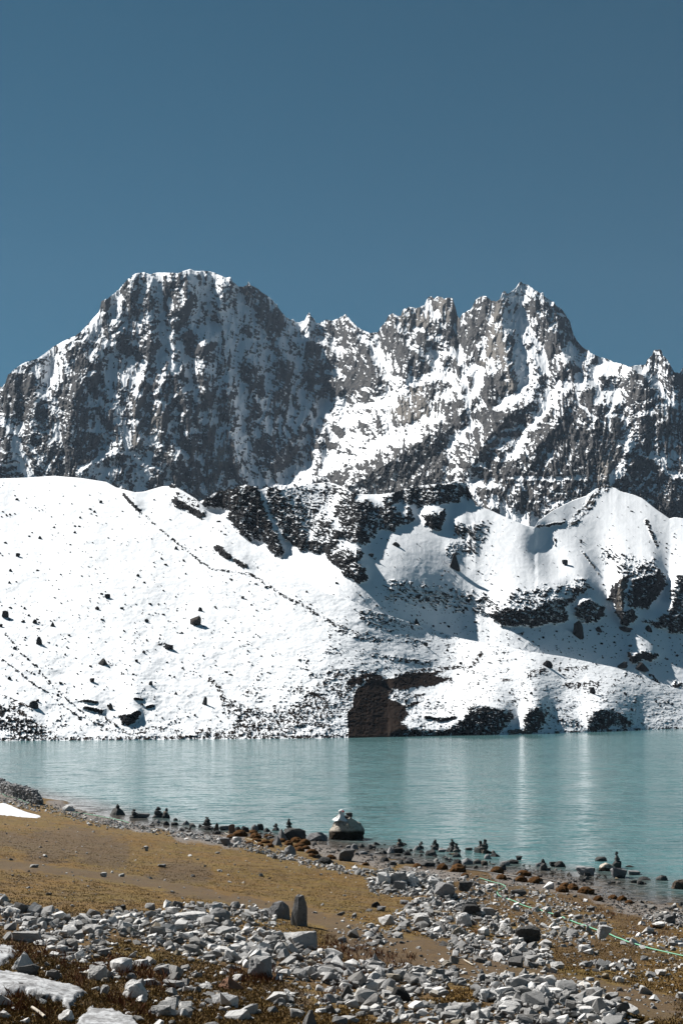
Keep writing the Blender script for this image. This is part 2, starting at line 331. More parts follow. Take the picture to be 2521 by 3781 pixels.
RIBS = [(float(k), w, p) for k, w, p in parse('''60 60 1860,1085 1850,1200 1870,1350 1890,1430; 35 45 1785,1100 1760,1250 1770,1350; 45 60 1640,1110 1600,1250 1520,1300 1500,1400; 35 45 1450,1165 1460,1300 1490,1390; 40 50 1275,1165 1290,1250 1340,1330 1400,1410
45 60 1920,1050 2000,1150 2080,1300 2090,1370; 22 30 2075,1290 2110,1380; 45 50 2240,1390 2330,1390 2400,1470 2470,1560; 55 70 1600,1600 1450,1700 1290,1790; 48 60 1960,1480 1830,1560 1740,1720; 36 50 2080,1500 2030,1600 1950,1680; 36 50 2160,1530 2260,1600 2300,1640
35 45 2320,1640 2300,1720 2240,1780; 30 40 2432,1290 2470,1400 2500,1500; 34 45 380,1110 440,1230 360,1290 330,1370 260,1480 270,1600; 28 40 500,1011 470,1130 420,1220; 42 50 700,1000 690,1100 640,1190 640,1340 680,1450 700,1560 660,1700
30 40 620,1340 590,1450 600,1600 640,1700; 38 50 850,1025 800,1130 770,1190 750,1300 760,1450; 32 45 917,1045 960,1130 1010,1220 1060,1330 1050,1440; 32 40 840,1420 850,1520 880,1700; 18 30 930,1350 950,1500; 28 45 1200,1420 1130,1550 1060,1640 1000,1720
34 45 430,1665 340,1710 290,1760; 28 45 165,1310 140,1450 110,1600; 28 40 60,1360 50,1500 20,1700; 26 36 560,1000 545,1120 560,1270 530,1400 500,1500 520,1640; 24 36 1142,1156 1130,1280 1190,1380 1250,1440; 26 36 1690,1440 1720,1500 1660,1590''')]
MAT_MOUNT = terrain_mat('mountain_rock_and_snow', (.035,.037,.042), (.10,.096,.094), (.2,.185,.17), (.1,.07,.05), .56, amp=.20)
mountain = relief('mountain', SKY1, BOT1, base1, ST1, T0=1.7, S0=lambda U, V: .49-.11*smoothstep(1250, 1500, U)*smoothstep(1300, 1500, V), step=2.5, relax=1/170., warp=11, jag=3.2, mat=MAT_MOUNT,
       detail=dict(nz=.20, sn=.76, clean=.1, tn=.8, lean=.12, ribs=RIBS, wts=(.36,.34,.27,.22), fan=.3, dip=.5, disp=[(24,75,210,41,'r',.75),(9,34,70,47,'r',.5),(4,0,0,0,'g',.6),(3.5,0,0,0,'s',.3),(3,13,16,53,'r',.2),(2.6,6,7,59,'f',.12)]), foldback=120.)
tag(mountain, 'jagged grey rock mountain wall streaked with snow behind the lake', kind='structure')

# ------------------------------------------------------------------ the middle ridge and the snow bowl
SKY2 = [(-300,1990),(500,1950,0),(640,1900,.4),(735,1855,1),(760,1845,2),(800,1820,2),(860,1805,2),(910,1792,2),(945,1800,2),(955,1812,2),(985,1802,1.5),(1010,1800,1),(1040,1810,1),(1080,1800,.6),(1140,1790,.8),(1200,1782,.8),(1230,1785,.8),(1260,1797,.8),(1300,1815,.8),(1315,1826,.3),(1400,1826,.1),(1450,1820,.4),(1500,1805,1),(1550,1795,1),(1600,1790,1),(1650,1788,1),(1680,1775,1),(1720,1785,1),(1740,1830,1),(1755,1868,.5),(1800,1880,.5),(1870,1912,.4),(1940,1940,.3),(1972,1947,.3),(1985,1925,.3),(2040,1885,.6),(2110,1850,1),(2160,1832,1),(2200,1805,.6),(2235,1793,1),(2270,1803,1),(2290,1815,.8),(2340,1828,.6),(2370,1840,.4),(2420,1880,.3),(2470,1915,.3),(2490,1910,.5),(2521,1915,.5),(2800,1990,.5)]
BOT2 = [(-300,2120),(640,2100),(900,2200),(1300,2350),(1700,2450),(2100,2500),(2350,2580),(2521,2620),(2800,2680)]
K2 = {'r': (1.9, .27, 0), 'R': (2.4, .12, 0), 'K': (2.2, .0, .8), 'L': (.3, 1.1, 0), 'M': (.75, .42, 0), 'm': (.5, .68, 0), 'B': (None, .38, -.6), 'G': (None, .48, .9), 'N': (1.7, .28, 0), 'O': (2.2, -.1, -.8)}
ST2 = parse('''
N 26 1470,1830 1560,1820 1640,1815 1700,1810; M 38 1120,1870 1180,1950 1220,2010; m 36 1080,1810 1200,1840 1280,1880; M 16 1200,1800 1260,1810 1300,1840
R -6 740,1860 770,1840 810,1815 870,1800 920,1788 945,1795 962,1835 975,1870 995,1920 1020,1970 1035,2000 1043,2030 1037,2060 1000,2035 975,2000 930,1985 915,1995 890,1965 860,1935 845,1910 850,1880 800,1872 770,1880
r -8 985,1795 1030,1795 1050,1830 1070,1860 1095,1900 1120,1950 1135,1990 1185,2000 1220,2010 1215,2030 1180,2040 1150,2030 1110,2030 1080,2010 1050,1985 1035,1950 1000,1890 985,1850
N -12 1290,1810 1330,1820 1380,1865 1400,1860 1410,1835 1440,1825 1450,1870 1490,1890 1490,1930 1450,1960 1400,1950 1395,1975 1370,1985 1340,2010 1320,2015 1300,1990 1290,1960 1260,1940 1230,1900
R -8 1300,1860 1330,1870 1360,1930 1340,1990 1320,2000 1300,1960; R -8 1400,1880 1440,1850 1460,1890 1450,1940 1410,1950; r 18 1215,1960 1290,1975
R -8 1200,2002 1230,2012 1290,2040 1335,2055 1320,2070 1350,2100 1355,2135 1310,2155 1270,2120 1240,2090 1210,2060 1195,2040; M 12 1230,2035 1330,2045
R -7 1560,1905 1590,1890 1620,1900 1640,1880 1645,1910 1630,1930 1630,1950 1600,1960 1570,1940; r -6 1485,1880 1510,1870 1530,1920 1500,1925
N -10 1450,1835 1530,1795 1600,1790 1680,1790 1700,1830 1700,1850 1640,1860 1590,1860 1560,1875 1500,1855; N 20 1735,1820; M 20 1690,1950 1740,1980; m 34 1450,2180 1650,2210 1780,2230; m 30 1680,2040 1750,2000 1770,1960
R -7 1790,2268 1830,2250 1890,2240 1990,2245 2030,2270 2020,2300 1980,2310 1900,2312 1850,2305; r -8 1990,2240 2060,2200 2120,2190 2130,2210 2080,2240 2100,2290 2060,2300 2030,2290 2010,2260
r -8 2120,2240 2170,2210 2230,2240 2240,2270 2200,2295 2150,2290 2120,2270; R -7 2250,2170 2290,2135 2320,2125 2310,2200 2300,2270 2270,2270 2262,2220 2240,2210; R -8 2330,2140 2380,2125 2420,2100 2450,2120 2465,2160 2425,2200 2400,2240 2370,2245 2320,2240 2312,2200
K 11 2300,2140 2290,2200 2285,2250; O 6 2305,2135 2325,2125; R -7 2275,2262 2340,2250 2350,2280 2320,2310 2290,2300; r -10 2380,2292 2430,2280 2480,2240 2470,2200 2500,2120 2640,2120 2640,2345 2480,2335 2430,2320; L 10 2440,2210 2465,2220; m 30 1900,2215 2050,2190 2150,2170
M 24 2300,2100 2400,2090; m 26 2250,2060 2330,2080; m 20 1780,2230 1830,2240; N 10 2120,2185 2150,2180
B 6 2385,1920 2395,1950 2410,1980 2425,2015; B 3 2045,1990 2048,2012; G 3 2147,2035 2180,2075 2210,2120; G 14 2110,1930 2150,1890 2200,1820; G 16 2215,1800 2235,1800; r 4 1980,1945 2080,1930
R 16 2340,2430 2410,2420; B 12 2490,2530 2560,2535; B 5 2400,2490 2430,2520; L 12 1320,1838 1400,1835; L 9 1475,1865 1490,1890; L 40 2000,2050 2050,2120
''')
ST2 = [(K2[k], w, p) for k, w, p in ST2]
YB2 = [(-220,2050,960),(-220,1950,1000),(640,1900,940),(640,2080,880),(900,1800,945),(900,2100,850),(1050,2150,815),(1300,1820,1070),(1290,2215,765),(1290,2340,740),
       (1500,2050,915),(1500,1800,1125),(1500,2300,786),(1700,1770,1150),(1700,2360,845),(1755,1870,1105),(1975,1947,1080),(1900,2100,965),(1900,2400,840),(2235,1780,1340),
       (2300,2200,1015),(2200,2460,886),(2521,1915,1290),(2521,2200,1070),(2521,2555,908),(2740,2600,920),(2740,2000,1270),(2100,1850,1240)]
def base2(U, V): return tps(YB2, U, V)
MAT_HILL = terrain_mat('snow_slope_with_dark_rock', (.011,.011,.0125), (.028,.027,.028), (.14,.125,.11), (.017,.0108,.0078), .21, amp=.34)
ridge = relief('ridge_terrain', SKY2, BOT2, base2, ST2, T0=.42, S0=.98, step=2.5, relax=1/130., warp=12, jag=2.5, mat=MAT_HILL,
       detail=dict(sn=.75, nk=.6, wts=(.28,.75,.08,.14), dip=.4, tn=.4, lean=-.1, disp=[(3.5,60,60,141,'r',.25),(1.6,0,0,0,'s',.03),(2.2,16,18,147,'r',.06),(.9,5,6,153,'f',.05)]), foldback=40.)
tag(ridge, 'snow bowl and dark craggy ridge beneath the mountain wall', kind='structure')

# ------------------------------------------------------------------ the near side of the far shore: big white slope and low snow humps
SKY3 = [(-300,1775,.1),(0,1767,.1),(100,1764,.1),(200,1757,.1),(300,1765,.1),(395,1780,.1),(430,1800,.1),(500,1818,.1),(530,1816,.2),(600,1796,.2),(625,1795,.6),(637,1785,.6),(648,1797,.5),(680,1815,.5),(720,1840,.6),(738,1853,.6),(765,1885,.5),(830,1925,.4),(870,1960,.4),(915,1998,.3),(960,2030,.3),(1000,2060,.3),(1050,2100,.3),(1110,2135,.3),(1160,2165,.3),(1200,2190,.3),(1250,2205,.3),(1290,2215,.3),(1350,2245,.4),(1400,2262,.4),(1550,2310,.4),(1690,2355,.2),(1740,2365,.1),(1850,2385,.1),(1950,2405,.1),(2080,2425,.1),(2200,2450,.1),(2270,2465,.1),(2350,2490,.1),(2420,2520,.1),(2521,2550,.1),(2800,2630,.1)]
SHORE = [(-300,2738),(0,2736),(430,2733),(700,2730),(1280,2726),(1460,2720),(1700,2715),(2000,2712),(2050,2706),(2200,2702),(2330,2697),(2521,2690),(2800,2682)]
BOT3 = [(u, v+2.5) for u, v in SHORE]
K3 = {'R': (1.7, .05, 0), 'C': (2.6, .1, 0), 'K': (1.5, .0, .7), 'L': (.3, 1.1, 0), 'M': (.55, .45, -.3), 'm': (.45, .66, 0), 'B': (None, .0, -1), 'b': (None, .5, -1), 'r': (None, .6, 0)}
ST3 = parse('''
R 14 650,1850 700,1880 745,1900; M 14 660,1830 720,1860; R 6 630,1793 645,1797; R 11 800,2020 845,2055; R 9 870,2070 905,2090; R 6 458,1825 490,1861 515,1885
r 5 925,2118 1045,2198 1158,2255 1254,2319; r 6 1125,2240 1200,2285; b 8 1245,2307 1300,2335 1365,2355 1400,2372; r 4 515,1885 600,1960 700,2040 780,2100 925,2118
r 3.2 0,2322 35,2355 75,2405 135,2460 200,2535 270,2600 350,2670 380,2680; r 3.4 0,2425 45,2460 90,2495 125,2525 175,2555 240,2610 300,2650; b 4.5 0,2565 55,2585 120,2620
B 12 45,2600 90,2640 130,2680 160,2710; M 38 0,2640 60,2680 110,2705; b 8 130,2670 210,2715; b 5 320,2610 380,2640 450,2695 480,2710; C 7 315,2612 375,2626; C 4 310,2587 360,2592
R 6 545,2610 565,2605; R 5 500,2580 525,2582; R 7 405,2609
B 6.5 -300,2731 0,2729 430,2726 700,2722 1000,2720 1290,2718; b 9 500,2705 560,2690 610,2690 670,2710; b 5 370,2690 460,2700
B 8 777,2510 800,2530 820,2560 825,2590; b 26 850,2610 900,2640 880,2690 950,2690; B 13 1020,2620 1030,2670 1060,2690; B 16 1145,2565 1190,2590 1205,2620 1160,2650
b 14 1185,2520 1220,2540 1250,2535; b 16 1125,2620 1110,2660; b 16 1225,2490 1280,2490; B 17 1275,2560 1265,2610; B 14 1070,2680 1150,2655 1200,2680 1220,2700; b 20 950,2630 1010,2680
b 12 1100,2545 1120,2545; b 9 905,2560 925,2555; b 12 730,2700 830,2705 1000,2700
B -5 1284,2732 1283,2640 1300,2600 1318,2545 1352,2525 1430,2508 1500,2488 1560,2478 1640,2480 1600,2492 1665,2510 1600,2528 1520,2538 1440,2560 1430,2580 1480,2600 1555,2590 1540,2605 1490,2615 1510,2640 1480,2665 1500,2690 1430,2728
b -14 1020,2715 1020,2615 1060,2620 1100,2600 1145,2565 1180,2575 1230,2600 1260,2540 1310,2520 1290,2600 1280,2640 1250,2640 1240,2660 1180,2650 1100,2690 1060,2715; B 6 1500,2482 1600,2470 1740,2460; B 10 1752,2445 1775,2420
B 7 1395,2468 1430,2465; B 12 1955,2490 2005,2475; B 9 2080,2530 2210,2522; b 7 2065,2472 2165,2465; B 4 1850,2510 1890,2508; b 8 1480,2570 1560,2570; m 20 1460,2560 1500,2590
B 20 1300,2520 1350,2500 1400,2510
C -9 1430,2728 1445,2702 1540,2692 1560,2700 1640,2695 1680,2670 1720,2645 1740,2615 1800,2608 1850,2620 1890,2635 1895,2650 1870,2660 1860,2690 1810,2722 1700,2724
C -9 1950,2620 1985,2610 2010,2640 2000,2670 1985,2705 1950,2705 1930,2670; C -9 2170,2640 2210,2620 2260,2625 2310,2650 2330,2670 2300,2685 2260,2675 2230,2700 2170,2702; C -4 440,2642 470,2640 505,2626 525,2635 500,2665 475,2680 450,2665
r 5 2000,2615 2080,2680; r 8 2100,2650 2150,2690; K 8 1880,2702 1960,2702; r 9 2060,2660 2130,2680
B 3 2050,2703 2200,2699 2330,2693 2521,2685 2800,2677; R 6 1620,2660 1680,2650; R 6 1570,2650 1640,2655; m 20 1340,2275 1420,2285 1540,2300; m 12 1250,2330 1380,2360; m 8 1380,2420 1580,2450
''')
ST3 = [(K3[k], w, p) for k, w, p in ST3]
def base3(U, V):
    uu = np.arange(-500, 3000, 10.); yy = np.interp(uu, [p[0] for p in SHORE], [p[1] for p in SHORE])
    kk = np.exp(-.5*(np.arange(-40, 41)/14.)**2); kk /= kk.sum(); yy = np.convolve(np.pad(yy, 40, 'edge'), kk, 'valid')
    Y0 = CAMH*F/(np.interp(U, uu, yy)-VH)
    ta = .41-.14*smoothstep(1300, 1700, U)
    return (CAMH+Y0*ta)/(ta-(VH-V)/F)
def s3(U, V):
    n = fbm(U/90., V/60., 77, 3)
    return 1.01-.10*smoothstep(.0, .5, n)-.12*smoothstep(1250, 1500, U)*smoothstep(2440, 2300, V)-.05*smoothstep(2400, 2700, V)-.07*smoothstep(800, 1100, U)*smoothstep(2250, 2450, V)
def t3(U, V):
    return .42-.14*smoothstep(1300, 1700, U)+.06*fbm(U/260., V/120., 79, 2)
slope = relief('snow_hillside', SKY3, BOT3, base3, ST3, T0=t3, S0=s3, step=2.5, relax=1/140., warp=7, jag=2.0, mat=MAT_HILL,
       detail=dict(sn=.8, nk=.5, wts=(.45,.6,.1,.3), dip=.3, tn=.3, lean=0, disp=[(1.3,70,40,241,'f',.9),(1.0,0,0,0,'s',.03),(1.2,16,14,247,'r',.10),(.5,5,5,253,'f',.12)]), foldback=30.)
tag(slope, 'long smooth snow slope rising from the far lake shore', kind='structure')
# ------------------------------------------------------------------ foreground ground, lake
def unp(u, v, z=0.):
    Y = (CAMH-z)*F/(v-VH); return np.array([(u-CX)/F*Y, Y])
SH = [(0,2915),(200,2962),(330,3000),(480,3035),(600,3063),(700,3075),(800,3082),(900,3088),(1150,3112),(1300,3142),(1450,3176),(1600,3205),(1750,3213),(1900,3222),(2050,3238),(2170,3262),(2215,3300),(2290,3325),(2400,3332),(2521,3344)]
SHP = [unp(u, v) for u, v in SH]
SHP = [np.array([-190., 420.])] + SHP + [np.array([45., 78.]), np.array([110., 40.])]
def shore_d(x, y):
    x = np.asarray(x, float); y = np.asarray(y, float)
    best = np.full(x.shape, 1e9); sg = np.zeros(x.shape)
    for a, b in zip(SHP[:-1], SHP[1:]):
        dx, dy = b-a; L = dx*dx+dy*dy
        t = np.clip(((x-a[0])*dx+(y-a[1])*dy)/L, 0, 1)
        d = np.hypot(x-a[0]-t*dx, y-a[1]-t*dy)
        c = dx*(y-a[1])-dy*(x-a[0])
        m = d < best-1e-9; best = np.where(m, d, best); sg = np.where(m, np.sign(-c), sg)
    return best*sg
PROF = ([-80,-12,-3,0,2,6,14,28,55,70,85,110,200],[-5,-1.0,-.15,0,.10,.35,1.1,2.7,6.0,7.9,9.4,10.4,11])
BUMPS = []
def ground_z(x, y, noise_on=True):
    d = shore_d(x, y)
    z = (np.interp(d-1.5, *PROF)+np.interp(d, *PROF)+np.interp(d+1.5, *PROF))/3*(d > 1.5)+np.interp(d, *PROF)*(d <= 1.5)
    if noise_on:
        k = smoothstep(.0, 12, d)
        z = z+k*(.28*fbm(x/16., y/16., 301, 3)+.10*fbm(x/4., y/4., 305, 3))+smoothstep(-2, 3, d)*.022*fbm(x/1.1, y/1.1, 309, 3)
        z = z+(1-k)*.10*fbm(x/3., y/3., 311, 3)*smoothstep(-14, 0, d)
    for bx, by, r, h in BUMPS:
        q = np.hypot(x-bx, y-by)/r; z = z+h*np.exp(-q*q)
    return z
YS = np.concatenate([np.arange(14, 60, .5), np.arange(60, 300, 1.5)])
def ground_at(u, v):
    """where the line of sight through a photo pixel meets the ground: x, y, z"""
    u = np.atleast_1d(np.asarray(u, float)); v = np.atleast_1d(np.asarray(v, float))
    out = np.empty((len(u), 3))
    for s in range(0, len(u), 2000):
        uu = u[s:s+2000, None]; vv = v[s:s+2000, None]
        X = (uu-CX)/F*YS; Z = CAMH+(VH-vv)/F*YS
        G = np.maximum(ground_z(X, np.broadcast_to(YS, X.shape)), 0)
        dz = Z-G; hit = (dz <= 0)
        i = np.where(hit.any(1), hit.argmax(1), len(YS)-1); i = np.maximum(i, 1)
        r = np.arange(len(i)); a = dz[r, i-1]; b = dz[r, i]
        t = np.clip(a/(a-b+1e-9), 0, 1); y = YS[i-1]+(YS[i]-YS[i-1])*t
        out[s:s+2000, 0] = (u[s:s+2000]-CX)/F*y; out[s:s+2000, 1] = y
    out[:, 2] = ground_z(out[:, 0], out[:, 1])
    return out
for (u, v, r, h) in [(1500,3270,1.8,.45),(1640,3330,2.0,.5),(1730,3390,1.8,.4),(2060,3720,1.6,.35),(1900,3690,1.3,.3),(2180,3740,1.3,.3),(918,3068,2.6,.5),(40,3700,1.5,.35),(90,3560,1.2,.25),(700,3400,3,.12),(60,2955,5,.9)]:
    p = ground_at(u, v)[0]; BUMPS.append((p[0], p[1], r, h))

# ground sheet (a fan that gets coarser away from the viewpoint, reaches behind it too)
NRr, NCc = 760, 720
yy = np.exp(np.linspace(math.log(17), math.log(460), NRr))-26
ss = np.linspace(-.36, .36, NCc); ss = ss*(1+1.6*np.abs(ss)**2)
Yg = np.repeat(yy[:, None], NCc, 1); Xg = ss[None]*(Yg+26)*1.05
Zg = ground_z(Xg, Yg)
# photo coordinates of each ground vertex decide which soil lies there
with np.errstate(all='ignore'):
    Ug = CX+F*Xg/np.maximum(Yg, 2); Vg = VH-F*(Zg-CAMH)/np.maximum(Yg, 2)
wU = Ug+18*fbm(Ug/60., Vg/30., 401, 4, .6)*2; wV = Vg+9*fbm(Ug/60., Vg/30., 411, 4, .6)*2
def paint(strokes, soft=.6):
    a = np.zeros(Ug.size)
    for w, p in strokes:
        i, t = stroke_w(wU.ravel(), wV.ravel(), p, w, soft); a[i] = np.maximum(a[i], t)
    return a.reshape(Ug.shape)
def ps(s): return [(w, p) for _, w, p in parse(s)]
DIRT = paint(ps('''d 16 0,3190 150,3205 300,3225 450,3240 560,3265 700,3290 850,3320 1000,3340 1120,3350 ; d 26 1120,3375 1200,3400 1300,3430 1420,3470 1500,3500; d 22 550,3250 650,3280 760,3300
d 60 150,3130 280,3110 420,3150; d 40 620,3215 740,3225; d 55 1250,3460 1400,3500 1560,3520 1700,3545 1850,3575 2000,3600; d 45 1480,3560 1700,3580 1900,3610 2100,3650; d 50 2150,3660 2300,3690 2450,3720 2700,3740
d 14 1640,3230 1750,3245 1900,3290 2050,3340 2180,3410 2290,3470 2400,3520 2521,3560; d 40 1000,3640 1100,3690; d 30 0,3100 90,3110'''))
GRAV = paint(ps('''g 18 200,2968 330,3008 480,3045 560,3060; g 24 1150,3130 1300,3160 1420,3190; g 16 1500,3215 1700,3238; g 32 1850,3235 2000,3250 2150,3275 2280,3330 2400,3360 2521,3385 2700,3400; g 22 650,3080 800,3100 900,3110
g 16 0,2940 100,2960'''))
BROWN = paint(ps('''b 60 150,3560 300,3650 450,3600 600,3620 760,3600; b 50 820,3580 1000,3600; b 60 150,3740 400,3720 700,3720 900,3680; b 40 1300,3520 1450,3560; b 40 2080,3300 2250,3360 2350,3420 2450,3440; b 30 1560,3220 1750,3228 1950,3262
b 40 1700,3300 1850,3330 2000,3400; b 50 0,3440 60,3500; b 60 2100,3500 2300,3540'''))
DENS_TXT = '''b 50 0,3390 150,3430 300,3450 450,3430 620,3440 800,3460 950,3490 1120,3510; b 50 430,3420 700,3500 1000,3550 1200,3570; b 52 1000,3570 1200,3610 1400,3630 1600,3650; b 44 1400,3260 1530,3270 1640,3300 1650,3345 1560,3365; b 42 1560,3405 1700,3480 1780,3500 1900,3520
b 55 1800,3670 2100,3700 2270,3770; b 50 1380,3740 1800,3775 2100,3780; b 60 300,3700 700,3700 1100,3720'''
BROWN = np.maximum(BROWN, .8*paint(ps(DENS_TXT)))
dG = shore_d(Xg, Yg)
m, nt, b = new_mat('ground_soil'); N = NT(nt)
co = N.coord((1,1,1)); n1 = N.noise(co, .9, 5, .6); n2 = N.noise(co, 9, 5, .7); n3 = N.noise(co, 45, 3, .6); n0 = N.noise(co, .22, 3, .5); n4 = N.noise(N.coord((1,.55,1)), 22, 4, .75)
grass = N.mix(N.rng(n0, .38, .62), (.135,.072,.016), (.115,.08,.018))
grass = N.mix(N.rng(n1, .4, .66), grass, (.08,.05,.026))
grass = N.mix(N.rng(n2, .42, .66), grass, (.15,.095,.03))
n5 = N.noise(co, 3.2, 5, .7)
grass = N.mix(N.rng(n5, .50, .62, 0, .65), grass, (.06,.04,.022))
grass = N.mix(N.rng(n5, .47, .36, 0, .75), grass, (.165,.108,.033))
grass = N.mix(N.rng(n4, .50, .62, 0, .8), grass, (.035,.024,.014))
dirt = N.mix(N.rng(n2, .35, .65), (.05,.034,.022), (.082,.058,.038)); dirt = N.mix(N.rng(n3, .6, .72), dirt, (.2,.18,.165))
grav = N.mix(N.rng(n3, .35, .65), (.07,.06,.055), (.20,.18,.165))
brn = N.mix(N.rng(n2, .35, .65), (.055,.032,.016), (.12,.075,.028)); brn = N.mix(N.rng(n4, .5, .6, 0, .7), brn, (.03,.02,.012))
def jit(a): return N.rng(N.math('ADD', N.attr(a), N.math('ADD', N.math('MULTIPLY', N.math('SUBTRACT', n2, .5), .8), N.math('MULTIPLY', N.math('SUBTRACT', n1, .5), 1.6))), .15, .85)
c = N.mix(jit('brown'), grass, brn); c = N.mix(N.math('MULTIPLY', jit('dirt'), .68), c, dirt); c = N.mix(jit('gravel'), c, grav)
wet = N.rng(N.attr('shore'), -.2, .5, 1, 0); c = N.mix(N.math('MULTIPLY', wet, .6), c, (.03,.026,.024))
N.l(c, b.inputs['Base Color']); b.inputs['Roughness'].default_value = .95; b.inputs['Specular IOR Level'].default_value = .1
N.l(N.bump(N.math('ADD', n2, N.math('MULTIPLY', n4, .8)), .05, .7), b.inputs['Normal'])
MAT_GROUND = m
i = np.arange(NRr*NCc).reshape(NRr, NCc)
ground = mesh_obj('ground', np.stack([Xg, Yg, Zg], -1).reshape(-1, 3), grid_faces(NRr, NCc), MAT_GROUND,
    attrs={'dirt': DIRT, 'gravel': GRAV, 'brown': BROWN, 'shore': Zg*3})
tag(ground, 'brown grass meadow and stony ground sloping down to the lake', kind='structure')

# lake: opaque glacial water, dark over the shallow stony margin
nr, nc = 420, 300
yl = np.exp(np.linspace(math.log(55), math.log(1100), nr)); sl_ = np.linspace(-.42, .42, nc)
Yl = np.repeat(yl[:, None], nc, 1); Xl = sl_[None]*Yl
m, nt, b = new_mat('lake_water'); N = NT(nt)
ca = N.coord((.55,1.5,1)); cb = N.coord((.25,.9,1), (0,0,.12)); cc = N.coord((.004,.03,1))
w1 = N.noise(ca, 2.6, 3, .6); w2 = N.noise(cb, .9, 3, .55); w3 = N.noise(cc, 1.0, 3, .5)
calm = N.rng(N.attr('calm'), 0, 1)
h = N.math('ADD', N.math('MULTIPLY', w1, .5), w2)
dep = N.attr('depth')
dn = N.math('ADD', dep, N.math('MULTIPLY', N.math('SUBTRACT', w2, .5), .25))
bed = N.mix(N.rng(N.noise(N.coord((1,1,1)), 1.2, 4, .7), .4, .6), (.03,.028,.026), (.09,.078,.068))
teal = N.mix(N.rng(w3, .35, .65), (.058,.128,.137), (.07,.15,.158))
N.l(N.mix(N.rng(dn, .05, 1.0), bed, teal), b.inputs['Base Color'])
b.inputs['Roughness'].default_value = .10; b.inputs['IOR'].default_value = 1.16; b.inputs['Specular IOR Level'].default_value = .35
def wcol(vec, scale, det):
    x = N.n('ShaderNodeTexNoise'); x.inputs['Scale'].default_value = scale; x.inputs['Detail'].default_value = det; N.l(vec, x.inputs['Vector']); return x.outputs['Color']
def vm(op, a, c):
    x = N.n('ShaderNodeVectorMath', operation=op); N.l(a, x.inputs[0])
    if isinstance(c, tuple): x.inputs[1].default_value = c
    elif c is not None: N.l(c, x.inputs[1])
    return x.outputs[0]
wv = vm('ADD', wcol(N.coord((.7,1.9,1)), 2.2, 3), wcol(N.coord((.35,1.3,1), (0,0,.1)), .8, 2))
wv = vm('SUBTRACT', wv, (1,1,1)); wv = vm('MULTIPLY', wv, (.95,1.1,0))
x = N.n('ShaderNodeVectorMath', operation='SCALE'); N.l(wv, x.inputs[0]); N.l(N.math('MULTIPLY', N.math('MULTIPLY_ADD', calm, -.93, 1.0), 1.15), x.inputs['Scale'])
N.l(vm('NORMALIZE', vm('ADD', x.outputs[0], (0,0,1)), None), b.inputs['Normal'])
MAT_LAKE = m
dL = shore_d(Xl, Yl)
depth = np.clip(-dL*.09, 0, 2)
Y0l = CAMH*F/(np.interp(CX+F*Xl/Yl, [p[0] for p in SHORE], [p[1] for p in SHORE])-VH)
calm = np.maximum(smoothstep(.70, .97, Yl/Y0l)*(.55+.45*smoothstep(900, 2000, CX+F*Xl/Yl)), .7*smoothstep(3.5, 0, -dL))
lake = mesh_obj('lake', np.stack([Xl, Yl, Xl*0], -1).reshape(-1, 3), grid_faces(nr, nc), MAT_LAKE, attrs={'depth': depth, 'calm': calm})
tag(lake, 'teal glacial lake below the snowy slopes', kind='structure')
# ------------------------------------------------------------------ rocks
def hull(pts):
    bm = bmesh.new()
    for p in pts: bm.verts.new(p)
    r = bmesh.ops.convex_hull(bm, input=bm.verts)
    bmesh.ops.delete(bm, geom=[g for g in set(r['geom_interior']+r['geom_unused']) if isinstance(g, bmesh.types.BMVert)], context='VERTS')
    bmesh.ops.triangulate(bm, faces=bm.faces); return bm
def rock_pts(shape, R):
    P = []
    n = {'t': 14, 'p': 14, 's': 20, 'b': 16, 'r': 40, 'c': 14}[shape]
    while len(P) < n:
        a = R.normal(size=3); a /= np.linalg.norm(a)
        if shape in 'bsc': a = np.sign(a)*np.abs(a)**.62; a /= max(np.abs(a).max(), 1e-6)**.75; a *= R.uniform(.82, 1)
        if shape == 'r': a *= R.uniform(.93, 1); a[2] = max(a[2], -.6)
        if shape == 'p': a = np.array([a[0], a[1], a[2]]); k = .30+.70*(1-(a[2]+1)/2); a[0] *= k; a[1] *= k; a[2] = np.sign(a[2])*abs(a[2])**.5
        if shape == 't': k = 1-.42*(a[2]+1)/2; a = np.sign(a)*np.abs(a)**.45; a[0] *= k; a[1] *= k
        if shape in 'prt' and a[2] < 0:      # wide foot
            h_ = max(math.hypot(a[0], a[1]), 1e-6); q_ = R.uniform(.86, 1)*(1 if shape != 't' else .9)/h_; a[0] *= q_; a[1] *= q_; a[2] *= .35
        P.append(a)
    P = np.array(P); lo, hi = P.min(0), P.max(0)
    return (P-lo)/(hi-lo)-.5            # unit box around the origin
def rock_mesh(shape, seed, level=0, rough=.05):
    R = np.random.default_rng(seed); bm = hull(rock_pts(shape, R))
    for _ in range(level):
        bmesh.ops.subdivide_edges(bm, edges=bm.edges, cuts=1, use_grid_fill=True)
    if level:
        bmesh.ops.smooth_vert(bm, verts=bm.verts, factor=(.10 if level == 1 else .22), use_axis_x=True, use_axis_y=True, use_axis_z=True)
    V = np.array([v.co[:] for v in bm.verts])
    if level:
        n = V/np.maximum(np.linalg.norm(V, axis=1, keepdims=True), 1e-6)
        d = fbm(V[:,0]*3+V[:,2]*2.1, V[:,1]*3-V[:,2]*1.3, seed % 997, 4, .6)*rough*2.2+ridged(V[:,0]*2-V[:,1], V[:,2]*4+V[:,0], seed % 991, 3)*rough*.5
        V = V+n*d[:, None]
    Fc = np.array([[v.index for v in f.verts] for f in bm.faces]); bm.free()
    return V, Fc
